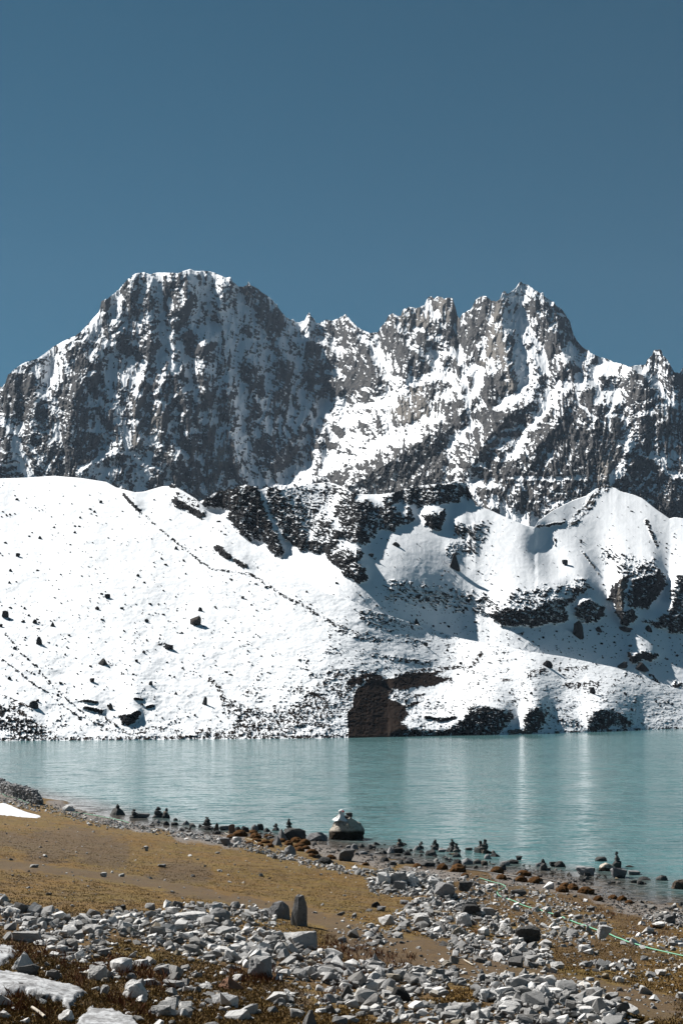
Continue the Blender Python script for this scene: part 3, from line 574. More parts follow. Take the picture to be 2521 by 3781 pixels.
def stone_mat(name, a, b_, mode, dark=(.08,.075,.07), lich=(.3,.24,.15), spot=.25, sc=1.0):
    m, nt, b = new_mat(name); N = NT(nt)
    co = N.coord((1,1,1), kind='Object'); 
    g = N.n('ShaderNodeNewGeometry')
    if mode == 'object': rn = N.n('ShaderNodeObjectInfo').outputs['Random']
    else: rn = g.outputs['Random Per Island']
    pos = N.n('ShaderNodeVectorMath', operation='ADD'); cx = N.n('ShaderNodeCombineXYZ')
    for i_ in range(3): N.l(N.math('MULTIPLY', rn, 37.+i_*11), cx.inputs[i_])
    N.l(g.outputs['Position'], pos.inputs[0]); N.l(cx.outputs[0], pos.inputs[1]); p = pos.outputs[0]
    n1 = N.noise(p, 3.5*sc, 5, .65); n2 = N.noise(p, 16*sc, 5, .7); n3 = N.noise(p, 60*sc, 3, .6)
    c = N.mix(N.rng(rn, .15, 1.0), b_, a)
    r2 = N.math('FRACT', N.math('MULTIPLY', rn, 17.31))
    c = N.mix(N.rng(r2, .72, 1.0, 0, .8), c, dark); r3 = N.math('FRACT', N.math('MULTIPLY', rn, 53.7))
    c = N.mix(N.rng(r3, .9, 1.0, 0, .5), c, lich)
    c = N.mix(N.math('MULTIPLY', N.rng(n1, .5, .68), spot*1.6), c, dark)
    c = N.mix(N.math('MULTIPLY', N.rng(n2, .52, .66), spot*1.8), c, dark)
    N.l(c, b.inputs['Base Color']); b.inputs['Roughness'].default_value = .88; b.inputs['Specular IOR Level'].default_value = .06
    N.l(N.bump(N.math('ADD', n2, N.math('MULTIPLY', n3, .5)), .035/sc, .9), b.inputs['Normal'])
    return m
PALE_O = stone_mat('pale_stone', (.60,.595,.59), (.24,.24,.24), 'object', spot=.18); PALE_S = stone_mat('pale_rubble', (.60,.595,.59), (.19,.19,.19), 'island', spot=.18)
DARK_O = stone_mat('dark_stone', (.11,.108,.105), (.05,.05,.05), 'object', (.03,.03,.03), (.14,.10,.07)); GRAV_S = stone_mat('gravel_stone', (.17,.165,.16), (.06,.058,.056), 'island', (.03,.03,.03))
GREY_O = stone_mat('grey_stone', (.25,.25,.255), (.17,.17,.175), 'object', (.05,.05,.05), (.2,.15,.1), .35)
RED_O = stone_mat('reddish_stone', (.30,.17,.11), (.22,.13,.09), 'object', (.12,.07,.05), (.3,.2,.15), .2)
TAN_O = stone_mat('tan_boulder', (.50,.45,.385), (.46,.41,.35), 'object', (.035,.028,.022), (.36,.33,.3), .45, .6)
HILL_O = stone_mat('hillside_rock', (.035,.034,.034), (.016,.016,.018), 'object', (.02,.02,.02), (.08,.06,.05), .2, .25)
HILL_S = stone_mat('hillside_scree', (.035,.033,.032), (.014,.014,.015), 'island', (.02,.02,.02), (.08,.06,.05), .2, .25)

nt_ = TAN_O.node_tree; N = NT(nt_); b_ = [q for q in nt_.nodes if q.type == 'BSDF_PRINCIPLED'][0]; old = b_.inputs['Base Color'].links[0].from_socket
tc_ = N.n('ShaderNodeTexCoord'); sx_ = N.n('ShaderNodeSeparateXYZ'); N.l(tc_.outputs['Generated'], sx_.inputs[0])   # colour darkens towards the foot of the boulder
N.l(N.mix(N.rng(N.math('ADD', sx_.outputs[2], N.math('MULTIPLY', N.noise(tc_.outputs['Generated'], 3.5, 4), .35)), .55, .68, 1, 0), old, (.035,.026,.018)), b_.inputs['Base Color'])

def rotm(R, tilt=.5):
    a = Matrix.Rotation(R.uniform(0, 6.283), 3, 'Z'); b_ = Matrix.Rotation(R.normal()*tilt, 3, 'X'); c = Matrix.Rotation(R.normal()*tilt, 3, 'Y')
    return np.array(a @ b_ @ c)
class Pile:
    def __init__(s): s.v = []; s.f = []; s.n = 0
    def add(s, V, Fc, rot, scale, loc):
        W = (V*scale)@rot.T+loc; s.v.append(W); s.f.append(Fc+s.n); s.n += len(V)
    def build(s, name, mat, smooth=False): return mesh_obj(name, np.vstack(s.v), np.vstack(s.f), mat, smooth=smooth)
LOW = [rock_mesh(sh, 900+i, 0) for i, sh in enumerate('bbsbspbbsbbpsb')]
MID = [rock_mesh(sh, 950+i, 1, .03) for i, sh in enumerate('bbsbspbbsbrbbsbp')]
MIDM = []
for k_, (V_, F_) in enumerate(MID):
    o = mesh_obj('stone', V_, F_, PALE_O, smooth=False, link=False); MIDM.append(o.data); bpy.data.objects.remove(o)

# rows of photo -> distance table, so that scattered stones land on the ground
GU = np.arange(-100, 2641, 30.); GV = np.arange(2885, 3861, 12.)
_m = np.meshgrid(GU, GV); GY = ground_at(_m[0].ravel(), _m[1].ravel())[:, 1].reshape(_m[0].shape)
def fast_ground(u, v):
    x = np.clip((u-GU[0])/30., 0, len(GU)-1.001); y = np.clip((v-GV[0])/12., 0, len(GV)-1.001); i = x.astype(int); j = y.astype(int); fx = x-i; fy = y-j
    Y = (GY[j,i]*(1-fx)+GY[j,i+1]*fx)*(1-fy)+(GY[j+1,i]*(1-fx)+GY[j+1,i+1]*fx)*fy
    X = (u-CX)/F*Y; return X, Y, ground_z(X, Y)
def density(u, v, strokes):
    wu = u+10*fbm(u/30., v/20., 501, 3)*2; wv = v+7*fbm(u/30., v/20., 503, 3)*2; d = np.zeros(len(u))
    for k, w, p in strokes:
        i, t = stroke_w(wu, wv, p, w, .5); d[i] = np.maximum(d[i], t*float(k))
    return d
DENS = parse('''1 45 0,3370 150,3420 300,3440 450,3420 620,3430 800,3450 950,3480 1120,3500; 1 48 430,3410 560,3450 700,3490 850,3520 1000,3540 1200,3560; 1 52 1000,3560 1200,3600 1400,3620 1600,3640 1650,3600
.55 45 1150,3680 1400,3700 1500,3740; .8 28 640,3370 900,3370 1000,3400; .9 36 170,3490 260,3520 380,3500; .9 28 0,3350 100,3380; 1 44 1400,3255 1530,3265 1640,3295 1650,3340 1560,3360 1500,3400
.9 42 1560,3400 1640,3440 1700,3480 1780,3500; 1 40 1650,3330 1750,3380 1850,3420; .9 42 1700,3500 1900,3520 2000,3530; .55 40 1900,3440 2080,3440 2150,3470; 1 58 1800,3660 1950,3680 2100,3690 2200,3720 2270,3770
1 60 1850,3750 2100,3780 2250,3800; .8 45 1380,3730 1600,3760 1800,3770; .9 18 2160,3570 2330,3580; .5 30 2400,3400 2500,3400; .35 60 350,3570 600,3620 800,3620; .4 45 600,3720 800,3700 900,3740; .3 60 1300,3440 1450,3470
1 11 0,2945 100,2978 200,2992 330,3032 480,3053 640,3075 800,3102 900,3128 1000,3152 1080,3172 1200,3202 1300,3217 1400,3240; .9 18 0,2935 120,2975; .35 60 1750,3300 2000,3340 2200,3420; .5 30 60,3440 250,3460
.5 20 1700,3250 1850,3310; .4 45 1000,3660 1100,3700 1300,3760; .5 30 2350,3470 2521,3500; .25 60 2200,3560 2450,3600; .4 40 1700,3620 1560,3580''')
NC_ = 150000
cu = rng.uniform(-60, 2580, NC_); cv = rng.uniform(2925, 3850, NC_)
dens = np.maximum(density(cu, cv, DENS), .02+.06*(cv > 3480)+.05*((cu > 1650) & (cv > 3330)))
X, Y, Z = fast_ground(cu, cv); size = np.clip(np.exp(rng.normal(math.log(.15), .58, NC_)), .04, .52)
px = size*F/Y; pa = np.minimum(dens**1.1*5.0/(np.exp(.5)*(.17*F/Y)**2*.6)*((2640*925)/NC_), 1)
keep = rng.uniform(size=NC_) < pa; keep &= (shore_d(X, Y) > 1.0) & (Y > 22)
thin = (dens < .3); size = np.where(thin, size*.75, size)
# the long standing things keep a clear spot
ids = np.nonzero(keep)[0]
X, Y, Z, size, cu, cv, dens, px = (a[ids] for a in (X, Y, Z, size, cu, cv, dens, px))
vis = size*F/Y; infr = (cu > 8) & (cu < 2513) & (cv < 3775)
order = np.argsort(-np.where(infr, vis, 0)); big = set(order[:175].tolist())
AREAS = [(0,700,3330,3480,'pale grey stone in the rubble band at the meadow edge','stones of the rubble band'), (700,1350,3330,3520,'pale grey stone in the rubble beside the standing stone','stones around the standing stone'),
 (0,700,3480,3850,'grey stone lying among the brown turf by the ice patch','stones by the ice patch'), (700,1760,3500,3850,'white angular stone in the broad rubble spread below the standing stone','stones of the broad rubble spread'),
 (1350,1900,3180,3500,'pale block in the stone heap at the right end of the meadow','blocks of the shoreside stone heap'), (1760,2320,3610,3850,'white angular stone in the tight heap beside the dirt track','stones of the heap by the track'),
 (1760,2530,3250,3610,'pale stone on the turf around the green hose','stones around the green hose'), (2320,2530,3600,3850,'pale stone lying beside the dirt track below the hose','stones beside the dirt track'), (0,1500,2900,3330,'pale stone in the row along the lake side of the meadow','stones of the shore row')]
rub = Pile(); R = np.random.default_rng(5)
print('stones', len(ids))
for k in range(len(ids)):
    w_ = size[k]; sc = np.array([w_, w_*R.uniform(.6, .95), w_*R.uniform(.38, .75)]); rot = rotm(R, .38)
    lift = sc[2]*R.uniform(.12, .38)+(R.uniform(0, .10) if dens[k] > .7 else 0)
    loc = np.array([X[k], Y[k], Z[k]+lift])
    if k in big:
        me = MIDM[R.integers(len(MIDM))]; lab = None
        for (a, b_, c_, d_, l_, g_) in AREAS:
            if a <= cu[k] < b_ and c_ <= cv[k] < d_: lab = (l_, g_); break
        if lab is None: lab = ('small pale stone lying on the open brown meadow', 'loose stones on the meadow')
        o = bpy.data.objects.new('stone', me); C.objects.link(o)
        o.matrix_world = Matrix.Translation(loc) @ (Matrix(rot.tolist()).to_4x4()) @ Matrix.Diagonal((*sc, 1))
        tag(o, lab[0], 'stone', lab[1])
    else:
        V_, F_ = (MID if size[k]*F/Y[k] > 26 else LOW)[R.integers(14)]; rub.add(V_, F_, rot, sc, loc)
# fine chips between the stones and on the meadow
n = 26000; cu = rng.uniform(-60, 2580, n); cv = rng.uniform(2935, 3850, n); d2 = np.maximum(density(cu, cv, DENS), .035+.10*(cv > 3440)+.12*((cu > 1650) & (cv > 3280)))
X, Y, Z = fast_ground(cu, cv); kk = (rng.uniform(size=n) < d2*np.minimum((Y/70.)**1.5, 1.6)) & (shore_d(X, Y) > .5)
for k in np.nonzero(kk)[0]:
    w_ = R.uniform(.03, .11); V_, F_ = LOW[R.integers(14)]; rub.add(V_, F_, rotm(R, .5), np.array([w_, w_*.8, w_*.5]), np.array([X[k], Y[k], Z[k]+w_*.15]))
tag(rub.build('rubble', PALE_S), 'mass of small pale broken stones over the shore', kind='stuff')
gr = Pile(); GD = parse('''1 10 200,2968 330,3008 480,3045 560,3060; 1 20 1150,3125 1300,3155 1420,3190; .7 12 1500,3215 1700,3225; 1 26 1850,3232 2000,3245 2150,3270 2280,3330 2400,3362 2521,3385; .8 14 650,3078 800,3095 900,3105; .8 16 2200,3290 2350,3350 2521,3375; .6 14 1330,3120 1450,3160''')
n = 22000; cu = rng.uniform(150, 2560, n); cv = rng.uniform(2950, 3430, n); d2 = density(cu, cv, GD); X, Y, Z = fast_ground(cu, cv)
kk = (rng.uniform(size=n) < d2) & (shore_d(X, Y) > -3)
for k in np.nonzero(kk)[0]:
    w_ = min(math.exp(R.normal(math.log(.12), .45)), .42); V_, F_ = LOW[R.integers(14)]; gr.add(V_, F_, rotm(R, .4), np.array([w_, w_*.8, w_*.55]), np.array([X[k], Y[k], max(Z[k], -.02)+w_*.15]))
G2 = parse('''.9 16 560,3045 700,3055 800,3072 900,3080 1000,3085; 1 18 1180,3125 1300,3140 1400,3150 1500,3165 1600,3180 1700,3190; .9 16 1750,3190 1900,3200 2000,3215 2100,3225; 1 20 2100,3235 2250,3240 2320,3270; .6 12 2250,3250 2400,3260; .5 26 1400,3140 1700,3170; .9 12 2350,3350 2521,3360; .6 16 650,3035 700,3045; .8 14 1150,3150 1250,3180''')
n = 9000; cu = rng.uniform(500, 2560, n); cv = rng.uniform(3000, 3400, n); d2 = density(cu, cv, G2); Y = CAMH*F/(cv-VH); X = (cu-CX)/F*Y; dd_ = shore_d(X, Y); Xa, Ya, Za = fast_ground(cu, cv)
X = np.where(dd_ > 0, Xa, X); Y = np.where(dd_ > 0, Ya, Y); Z = np.where(dd_ > 0, Za, -.02)
for k in np.nonzero((rng.uniform(size=n) < d2*.22) & (dd_ > -9))[0]:
    w_ = min(math.exp(R.normal(math.log(.36), .40)), .9); V_, F_ = MID[R.integers(16)]; gr.add(V_, F_, rotm(R, .35), np.array([w_, w_*.8, w_*R.uniform(.45, .8)]), np.array([X[k], Y[k], Z[k]+w_*.10]))
tag(gr.build('gravel', GRAV_S), 'dark wet gravel of the lake beach', kind='stuff')

# traced single rocks: u centre, v base, width, height (photo pixels), shape, material, label, category
def single(name, u, v, w_px, h_px, shape, mat, label, cat='rock', group=None, seed=None, rot=0., tilt=0., level=3, depth=.8, sink=.12, rough=.05, water=False):
    seed = seed if seed is not None else int(u*7+v)
    if name == 'standing_stone':     # traced: broad leaning foot, bevelled crown, a vertical arris between a lit and a shaded face
        bm = hull([(-.5,.1,-.5),(-.5,.1,-.28),(-.12,-.5,-.5),(.48,-.15,-.5),(.5,.3,-.5),(-.2,.5,-.5),(-.44,.1,-.1),(-.05,-.42,.1),(.5,.0,.12),(-.2,.1,.46),(-.02,-.2,.44),(.3,-.1,.5),(.36,.2,.38),(-.05,.35,.5),(.45,.3,.1),(-.3,.4,.1)])
        for _ in range(3): bmesh.ops.subdivide_edges(bm, edges=bm.edges, cuts=1, use_grid_fill=True)
        V_ = np.array([q.co[:] for q in bm.verts]); F_ = np.array([[q.index for q in f.verts] for f in bm.faces]); bm.free()
        V_ = V_+(V_/np.linalg.norm(V_, axis=1, keepdims=True))*(fbm(V_[:,0]*4+V_[:,2], V_[:,1]*4-V_[:,2]*3, 5, 4)*.05)[:, None]
    else: V_, F_ = rock_mesh(shape, seed, level, rough)
    if water: x, y = unp(u, v); z = 0.
    else: x, y, z = ground_at(u, v)[0]
    m_ = y/F; W = w_px*m_; H = h_px*m_; D = W*depth
    y2 = y+D*.45; x2 = x/y*y2; z2 = -.02 if water else float(ground_z(np.array([x2]), np.array([y2]))[0])
    H2 = H*(1+sink); H2 = max(H2-max(0, (z2-z))*.3, H2*.6)
    lo = V_[:,2].min(); V_ = V_.copy(); V_[:,2] -= lo
    ext = V_.max(0)-V_.min(0)
    V_ = V_/np.array([ext[0], ext[1], ext[2]])*np.array([W, D, H2])
    if rot or tilt: V_ = V_@np.array(Matrix.Rotation(rot, 3, 'Z') @ Matrix.Rotation(tilt, 3, 'Y')).T
    o = mesh_obj(name, V_, F_, mat, smooth=False); o.location = (x2, y2, min(z, z2)-H*sink*.8)
    return tag(o, label, cat, group)
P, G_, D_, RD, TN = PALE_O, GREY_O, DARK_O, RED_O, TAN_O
BIG = [
 ('standing_stone',1103,3420,62,114,'t',G_,'tall grey standing stone upright at the edge of the rubble','standing stone',.55),
 ('boulder',1030,3392,84,64,'r',G_,'dark grey rounded boulder just left of the tall standing stone','boulder',.8),
 ('slab',690,3404,148,34,'s',P,'long flat pale slab lying beside a rounded pale boulder','slab',.5),
 ('boulder',804,3416,92,60,'r',P,'smooth pale grey boulder at the right end of the long flat slab','boulder',.8),
 ('slab',442,3361,50,18,'s',D_,'flat dark slab alone on the brown turf above the rubble','slab',.6),
 ('rock',554,3360,40,25,'b',P,'grey wedge of rock on the turf behind the rubble band','rock',.8),
 ('rock',585,3374,28,20,'b',P,'small pale rock in front of the grey wedge on the turf','rock',.8),
 ('boulder',500,3688,95,66,'r',P,'round cracked white boulder near the ice patch','boulder',.85),
 ('boulder',850,3655,102,46,'p',RD,'reddish brown triangular boulder, the only red one in the rubble','boulder',.6),
 ('boulder',1122,3502,98,60,'b',P,'pale boulder with dark pits just below the standing stone','boulder',.8),
 ('boulder',960,3612,92,78,'b',P,'large boulder with dark right side behind red brown plants','boulder',.8),
 ('rock',1280,3690,56,50,'p',D_,'dark triangular rock surrounded by white rubble','rock',.8),
 ('boulder',1474,3698,82,50,'r',D_,'dark rounded boulder set low in the white rubble','boulder',.8),
 ('rock',1142,3792,62,62,'p',P,'bright white pointed rock at the bottom edge of the view','rock',.8),
 ('rock',1095,3762,52,36,'b',P,'white block left of the pointed rock at the bottom edge','rock',.8),
 ('slab',100,3480,112,40,'s',P,'broad low pale slab at the left end of the rubble band','slab',.6),
 ('boulder',86,3585,92,66,'p',P,'pale peaked boulder standing over the ice patch','boulder',.7),
 ('boulder',102,3602,86,40,'b',D_,'low dark boulder in front of the pale peaked one','boulder',.6),
 ('slab',308,3452,46,24,'s',RD,'brown topped flat stone in the left rubble','slab',.8),
 ('boulder',362,3622,72,54,'b',P,'leaning grey boulder on the turf above the round white boulder','boulder',.7),
 ('rock',198,3620,46,38,'b',P,'pale block beside the upper edge of the ice patch','rock',.8),
 ('rock',388,3674,34,34,'b',P,'small upright pale rock left of the round white boulder','rock',.8),
 ('slab',592,3752,84,36,'s',P,'grey elongated slab below the round white boulder','slab',.5),
 ('rock',150,3700,40,24,'b',D_,'dark rock poking through the ice patch','rock',.8),
 ('rock',245,3775,60,40,'r',P,'white rock at the lower tip of the ice patch','rock',.8),
 ('rock',55,3650,70,16,'s',D_,'flat dark stone melting out of the ice patch','rock',.5),
 ('boulder',2232,3472,58,56,'b',P,'big white angular boulder pressing on the green hose','boulder',.8),
 ('rock',2176,3452,32,38,'p',P,'upright rock just left of the big boulder on the hose','rock',.8),
 ('rock',2224,3424,30,20,'b',P,'small rock just behind the big boulder on the hose','rock',.8),
 ('boulder',1946,3486,98,62,'b',D_,'large black banded boulder among pale rubble below the hose','boulder',.7),
 ('rock',1912,3308,60,22,'s',D_,'low dark block where the hose makes its bend','rock',.6),
 ('rock',2022,3374,27,25,'b',P,'small square grey rock just above the hose','rock',.9),
 ('rock',2056,3388,29,22,'b',P,'small dark faced rock touching the hose','rock',.9),
 ('rock',2085,3448,38,26,'r',P,'rounded pale rock below the middle of the hose','rock',.9),
 ('rock',2113,3462,42,26,'b',P,'pale rock right of the rounded one below the hose','rock',.9),
 ('rock',2025,3282,38,24,'b',P,'white block on the moss beside the black pipe','rock',.9),
 ('rock',2158,3518,48,28,'b',P,'bright white flat topped rock right of the black boulder','rock',.9),
 ('rock',2056,3578,50,26,'b',P,'mottled rock alone on the dirt track','rock',.9),
 ('rock',1933,3600,36,24,'p',P,'small peaked rock on the dirt track','rock',.9),
 ('rock',1778,3622,36,46,'p',G_,'narrow upright rock at the left start of the dirt track','rock',.8),
 ('rock',2438,3602,38,20,'b',P,'rounded rock on the turf above the track at the right','rock',.9),
 ('rock',2382,3672,52,32,'b',P,'grey rock with a dark right face by the track','rock',.9),
 ('rock',1873,3762,48,30,'b',P,'white rock at the lower left of the tight heap','rock',.9),
 ('rock',2278,3778,40,34,'b',P,'blocky rock at the right end of the tight heap','rock',.9),
 ('rock',2470,3410,40,32,'b',G_,'grey round rock at the right edge above the hose','rock',.9),
 ('rock',2436,3396,42,24,'b',P,'pale rock left of the grey round one at the right edge','rock',.9),
 ('rock',2428,3430,48,24,'b',P,'white forked rock below the pair at the right edge','rock',.9),
 ('boulder',1415,3268,56,44,'b',P,'left block of the shoreside heap, squarish and pale','boulder',.8),
 ('boulder',1471,3268,66,46,'b',P,'big white block on the crest of the shoreside heap','boulder',.8),
 ('boulder',1518,3268,60,40,'r',P,'rounded pale block right of the white crest block','boulder',.8),
 ('boulder',1475,3292,46,38,'b',P,'grey block in front of the white crest block','boulder',.8),
 ('boulder',1606,3270,52,34,'b',P,'broad white block at the right of the heap crest','boulder',.8),
 ('boulder',1640,3318,78,58,'b',G_,'large grey block hanging over the front of the heap','boulder',.8),
 ('boulder',1735,3386,74,44,'b',D_,'dark boulder at the lower right of the shoreside heap','boulder',.8),
 ('boulder',1800,3390,56,36,'b',P,'pale block right of the dark boulder of the heap','boulder',.8),
 ('boulder',1712,3420,62,48,'r',P,'rounded grey block below the dark boulder of the heap','boulder',.8),
 ('rock',1718,3292,54,36,'b',D_,'square dark block at the top right of the heap','rock',.8),
 ('boulder',1425,3416,62,38,'b',P,'white split boulder on the turf right of the dirt path','boulder',.8),
 ('boulder',1558,3420,68,46,'b',P,'tan white boulder in the middle of the lower heap','boulder',.8),
 ('rock',1386,3352,34,22,'r',D_,'small dark rock on the meadow left of the heap','rock',.9),
 ('rock',1408,3364,34,18,'b',G_,'grey rock touching the small dark one on the meadow','rock',.9),
 ('rock',1493,3340,34,16,'s',G_,'flat grey rock on the meadow edge of the heap','rock',.9),
 ('rock',383,3238,24,16,'b',P,'small pale rock alone beside the footpath','rock',.9),
 ('rock',127,3204,32,12,'s',P,'flat pale stone on the footpath in the left meadow','rock',.9),
 ('rock',598,3202,30,10,'s',P,'flat pale stone in the middle of the meadow','rock',.9),
 ('rock',541,3134,20,10,'b',P,'pale pebble like rock in the upper meadow','rock',.9),
 ('rock',1388,3566,36,44,'p',P,'pale upright rock amid the red brown plants','rock',.8),
 ('boulder',1280,3180,62,44,'b',G_,'grey wet boulder on the gravel in front of the tan boulder','boulder',.8),
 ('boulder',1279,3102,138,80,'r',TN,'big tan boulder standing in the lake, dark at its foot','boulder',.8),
 ('boulder',1172,3106,78,32,'r',G_,'low dark boulder left of the big tan boulder','boulder',.8),
 ('boulder',435,3010,62,30,'p',D_,'dark domed boulder in the shallows topped by a pebble','boulder',.7),
 ('rock',530,3021,50,18,'s',G_,'flat tilted rock beside the little cairn in the shallows','rock',.7),
 ('boulder',1088,3102,84,44,'b',D_,'black blocky boulder beside the tall shore cairn','boulder',.7),
 ('rock',1040,3102,40,42,'p',G_,'grey peaked rock left of the black blocky boulder','rock',.7),
 ('rock',857,3077,24,34,'t',RD,'thin reddish stone set upright at the shore','rock',.5),
 ('rock',800,3068,24,30,'p',D_,'dark leaf shaped stone upright in the shallows','rock',.5),
 ('boulder',255,2995,48,20,'r',P,'flat round pale boulder by the left end of the shore row','boulder',.8),
 ('boulder',1021,3122,44,34,'p',G_,'grey peaked boulder in the stone row by the moss','boulder',.8),
 ('boulder',1070,3158,46,36,'r',G_,'darkly streaked boulder in the stone row by the moss','boulder',.8),
 ('boulder',830,3122,42,28,'b',G_,'grey blunt boulder where the shore row meets the moss','boulder',.8),
 ('rock',876,3112,34,22,'b',P,'white block right of the blunt boulder in the shore row','rock',.8),
 ('boulder',1200,3190,62,24,'r',D_,'dark hump of rock half under moss in the shore row','boulder',.8),
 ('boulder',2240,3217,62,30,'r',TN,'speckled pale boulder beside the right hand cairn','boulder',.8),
 ('boulder',2157,3232,70,32,'b',G_,'broad flat boulder on the gravel left of the right cairn','boulder',.8),
 ('boulder',2283,3242,62,38,'b',G_,'wedge shaped boulder below the right hand cairn','boulder',.8),
 ('rock',2442,3252,46,20,'r',D_,'dark rock alone in the water off the gravel point','rock',.8),
 ('boulder',2510,3284,64,36,'r',D_,'dark boulder in the ripples cut by the right edge','boulder',.8),
 ('rock',2217,3180,46,17,'r',D_,'dark low rock farthest out left of the right cairn','rock',.8),
]
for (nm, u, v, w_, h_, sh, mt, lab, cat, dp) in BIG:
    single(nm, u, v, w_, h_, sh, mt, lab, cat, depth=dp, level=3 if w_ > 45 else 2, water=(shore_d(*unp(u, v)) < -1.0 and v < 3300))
SHR = [(580,3040,26,14),(616,3048,24,16),(649,3030,18,10),(645,3048,26,12),(686,3046,34,16),(702,3064,14,16),(767,3066,26,16),(804,3080,26,14),(830,3066,40,16),(741,3055,16,12),(880,3072,30,20),(905,3074,34,24),(940,3070,30,26),(962,3066,26,24),(985,3072,30,16),
 (1016,3068,30,14),(1309,3136,30,20),(1335,3130,22,16),(1370,3136,36,18),(1392,3120,26,12),(1443,3150,40,24),(1418,3154,24,16),(1502,3158,32,14),(1470,3150,34,20),(1540,3140,34,16),(1556,3150,24,12),(1590,3160,44,20),(1605,3140,30,16),(1632,3146,30,12),(1670,3146,50,18),
 (1685,3165,40,18),(1686,3198,36,26),(1725,3192,44,24),(1731,3140,28,10),(1825,3164,46,14),(1885,3190,60,16),(1862,3196,40,16),(1687,3195,30,14),(1789,3196,26,18),(1852,3214,32,22),(1990,3200,30,16),(2005,3214,32,26),(2066,3202,44,22),(2040,3200,26,18),(1510,3190,44,20),(1480,3192,26,14),(1575,3200,64,18),(1450,3196,30,14),
 (2340,3230,50,14),(2375,3250,50,12),(2325,3203,36,8),(1760,3190,40,16),(1800,3172,30,18),(1915,3176,24,16),(1820,3150,20,10),(1640,3170,26,10),(1340,3155,40,12),(1420,3180,34,16)]
for k, (u, v, w_, h_) in enumerate(SHR):
    x0_, y0_ = unp(u, v); wt = shore_d(x0_, y0_) < -.5
    single('rock', u, v, w_, h_, 'prrbp'[k % 5], DARK_O if k % 4 else GREY_O, 'dark wet rock sitting in the shallows off the gravel' if wt else 'dark wet rock lying on the gravel shore', 'rock',
           'dark rocks in the shallows' if wt else 'dark rocks on the gravel shore', level=2, water=bool(wt))

# cairns: little towers of balanced stones (each a thing with its stones as parts)
def cairn(u, v, w_px, h_px, n_, lab, mat=DARK_O, seed=0, z0=None, y_off=0.):
    R_ = np.random.default_rng(seed+int(u)); x, y = unp(u, v)
    if shore_d(x, y) > 0: x, y, z = ground_at(u, v)[0]
    else: z = -.03
    if z0 is not None:
        y = y+y_off; x = (u-CX)/F*y; z = z0
    m_ = y/F; W = w_px*m_; H = h_px*m_
    root = bpy.data.objects.new('cairn', None); C.objects.link(root); root.location = (x, y, z)
    root.empty_display_size = .1; tag(root, lab, 'cairn', 'cairns along the lake shore')
    hs_ = np.array([1.7]+[.9*R_.uniform(.7, 1.2) for _ in range(n_-1)]); hs_ *= H/hs_.sum(); zz = 0
    for k in range(n_):
        ww = W*(1-.72*(k/(n_-.5))**.7)*R_.uniform(.85, 1.1)
        V_, F_ = rock_mesh('brs'[R_.integers(3)], int(seed+u+k*13), 1, .03)
        V_ = V_*np.array([ww, ww*R_.uniform(.7, 1), hs_[k]*1.25])@np.array(Matrix.Rotation(R_.uniform(0, 6), 3, 'Z') @ Matrix.Rotation(R_.normal()*.09, 3, 'X')).T
        V_[:,2] += zz+hs_[k]*.5; V_[:,0] += R_.normal()*ww*.05
        s_ = mesh_obj('stone', V_, F_, mat, parent=root, smooth=False); zz += hs_[k]
for a in [(496,3020,36,32,4,'small cairn right of the dark domed boulder'),(584,3018,44,40,5,'left of the twin cairns standing in open water'),(616,3020,34,36,3,'right of the twin cairns standing in open water'),
          (765,3058,48,42,6,'broad pyramid cairn in the bright shallow water'),(1019,3066,30,26,3,'low cairn just left of the tall shore cairn'),(1067,3066,32,44,6,'tall narrow cairn rising beside the black blocky boulder'),
          (1475,3142,52,46,4,'wide cairn on two rocks right of the big tan boulder'),(1555,3134,28,28,3,'small capped cairn on speckled rocks in the shallows'),(1606,3130,32,32,4,'cairn of flat stones between the capped cairn and the square tower'),
          (1668,3140,40,42,5,'square topped cairn leaning over a sloping rock'),(1684,3146,30,34,4,'stubby cairn touching the square topped one'),(1772,3148,32,44,4,'left half of the double cairn with pale middle stones'),(1789,3150,38,52,5,'right and tallest half of the double cairn'),
          (2003,3190,26,20,3,'low cairn of three stones off the gravel beach'),(2276,3204,34,60,4,'slim mushroom topped cairn at the gravel point'),(436,2984,14,10,2,'two pebbles balanced on the dark domed boulder')]:
    if a[0] == 436:
        o_ = [q for q in bpy.data.objects if q.get('label', '').startswith('dark domed boulder')][0]
        cairn(436, 2984, 16, 12, 2, a[5], z0=o_.location.z+o_.dimensions.z*.93, y_off=o_.location.y-unp(436, 2984)[1])
    else: cairn(*a)
# ------------------------------------------------------------------ cloth and stones on the tan boulder
tan = [q for q in bpy.data.objects if q.get('label', '').startswith('big tan boulder')][0]
bpy.context.view_layer.update()
by = tan.location.y; mpp = by/F; ztop = tan.location.z+tan.dimensions.z
def plain(name, col, rough=.85, spec=.2):
    m, nt, b = new_mat(name); N = NT(nt); n = N.noise(N.coord((1,1,1)), 8, 4, .6)
    N.l(N.mix(N.rng(n, .35, .65), tuple(c*.8 for c in col), col), b.inputs['Base Color']); b.inputs['Roughness'].default_value = rough; b.inputs['Specular IOR Level'].default_value = spec
    return m
CLOTH = plain('white_cloth', (.78,.78,.78)); REDC = plain('red_cloth', (.6,.04,.05))
for k, (du, w_, h_, dz, lab) in enumerate([(10,52,16,-6,'flat dark stone lying on top of the big tan boulder'),(-13,26,12,-2,'dark stone left of the white scarf on the tan boulder'),(24,26,18,3,'dark stone right of the white scarf on the tan boulder')]):
    V_, F_ = rock_mesh('b', 77+k, 2, .04); V_ = V_*np.array([w_, w_*.7, h_])*mpp
    o = mesh_obj('rock', V_, F_, DARK_O, smooth=False); o.location = ((1264+du-CX)*mpp, by+.15*k, ztop+(dz+4)*mpp); tag(o, lab, 'rock')
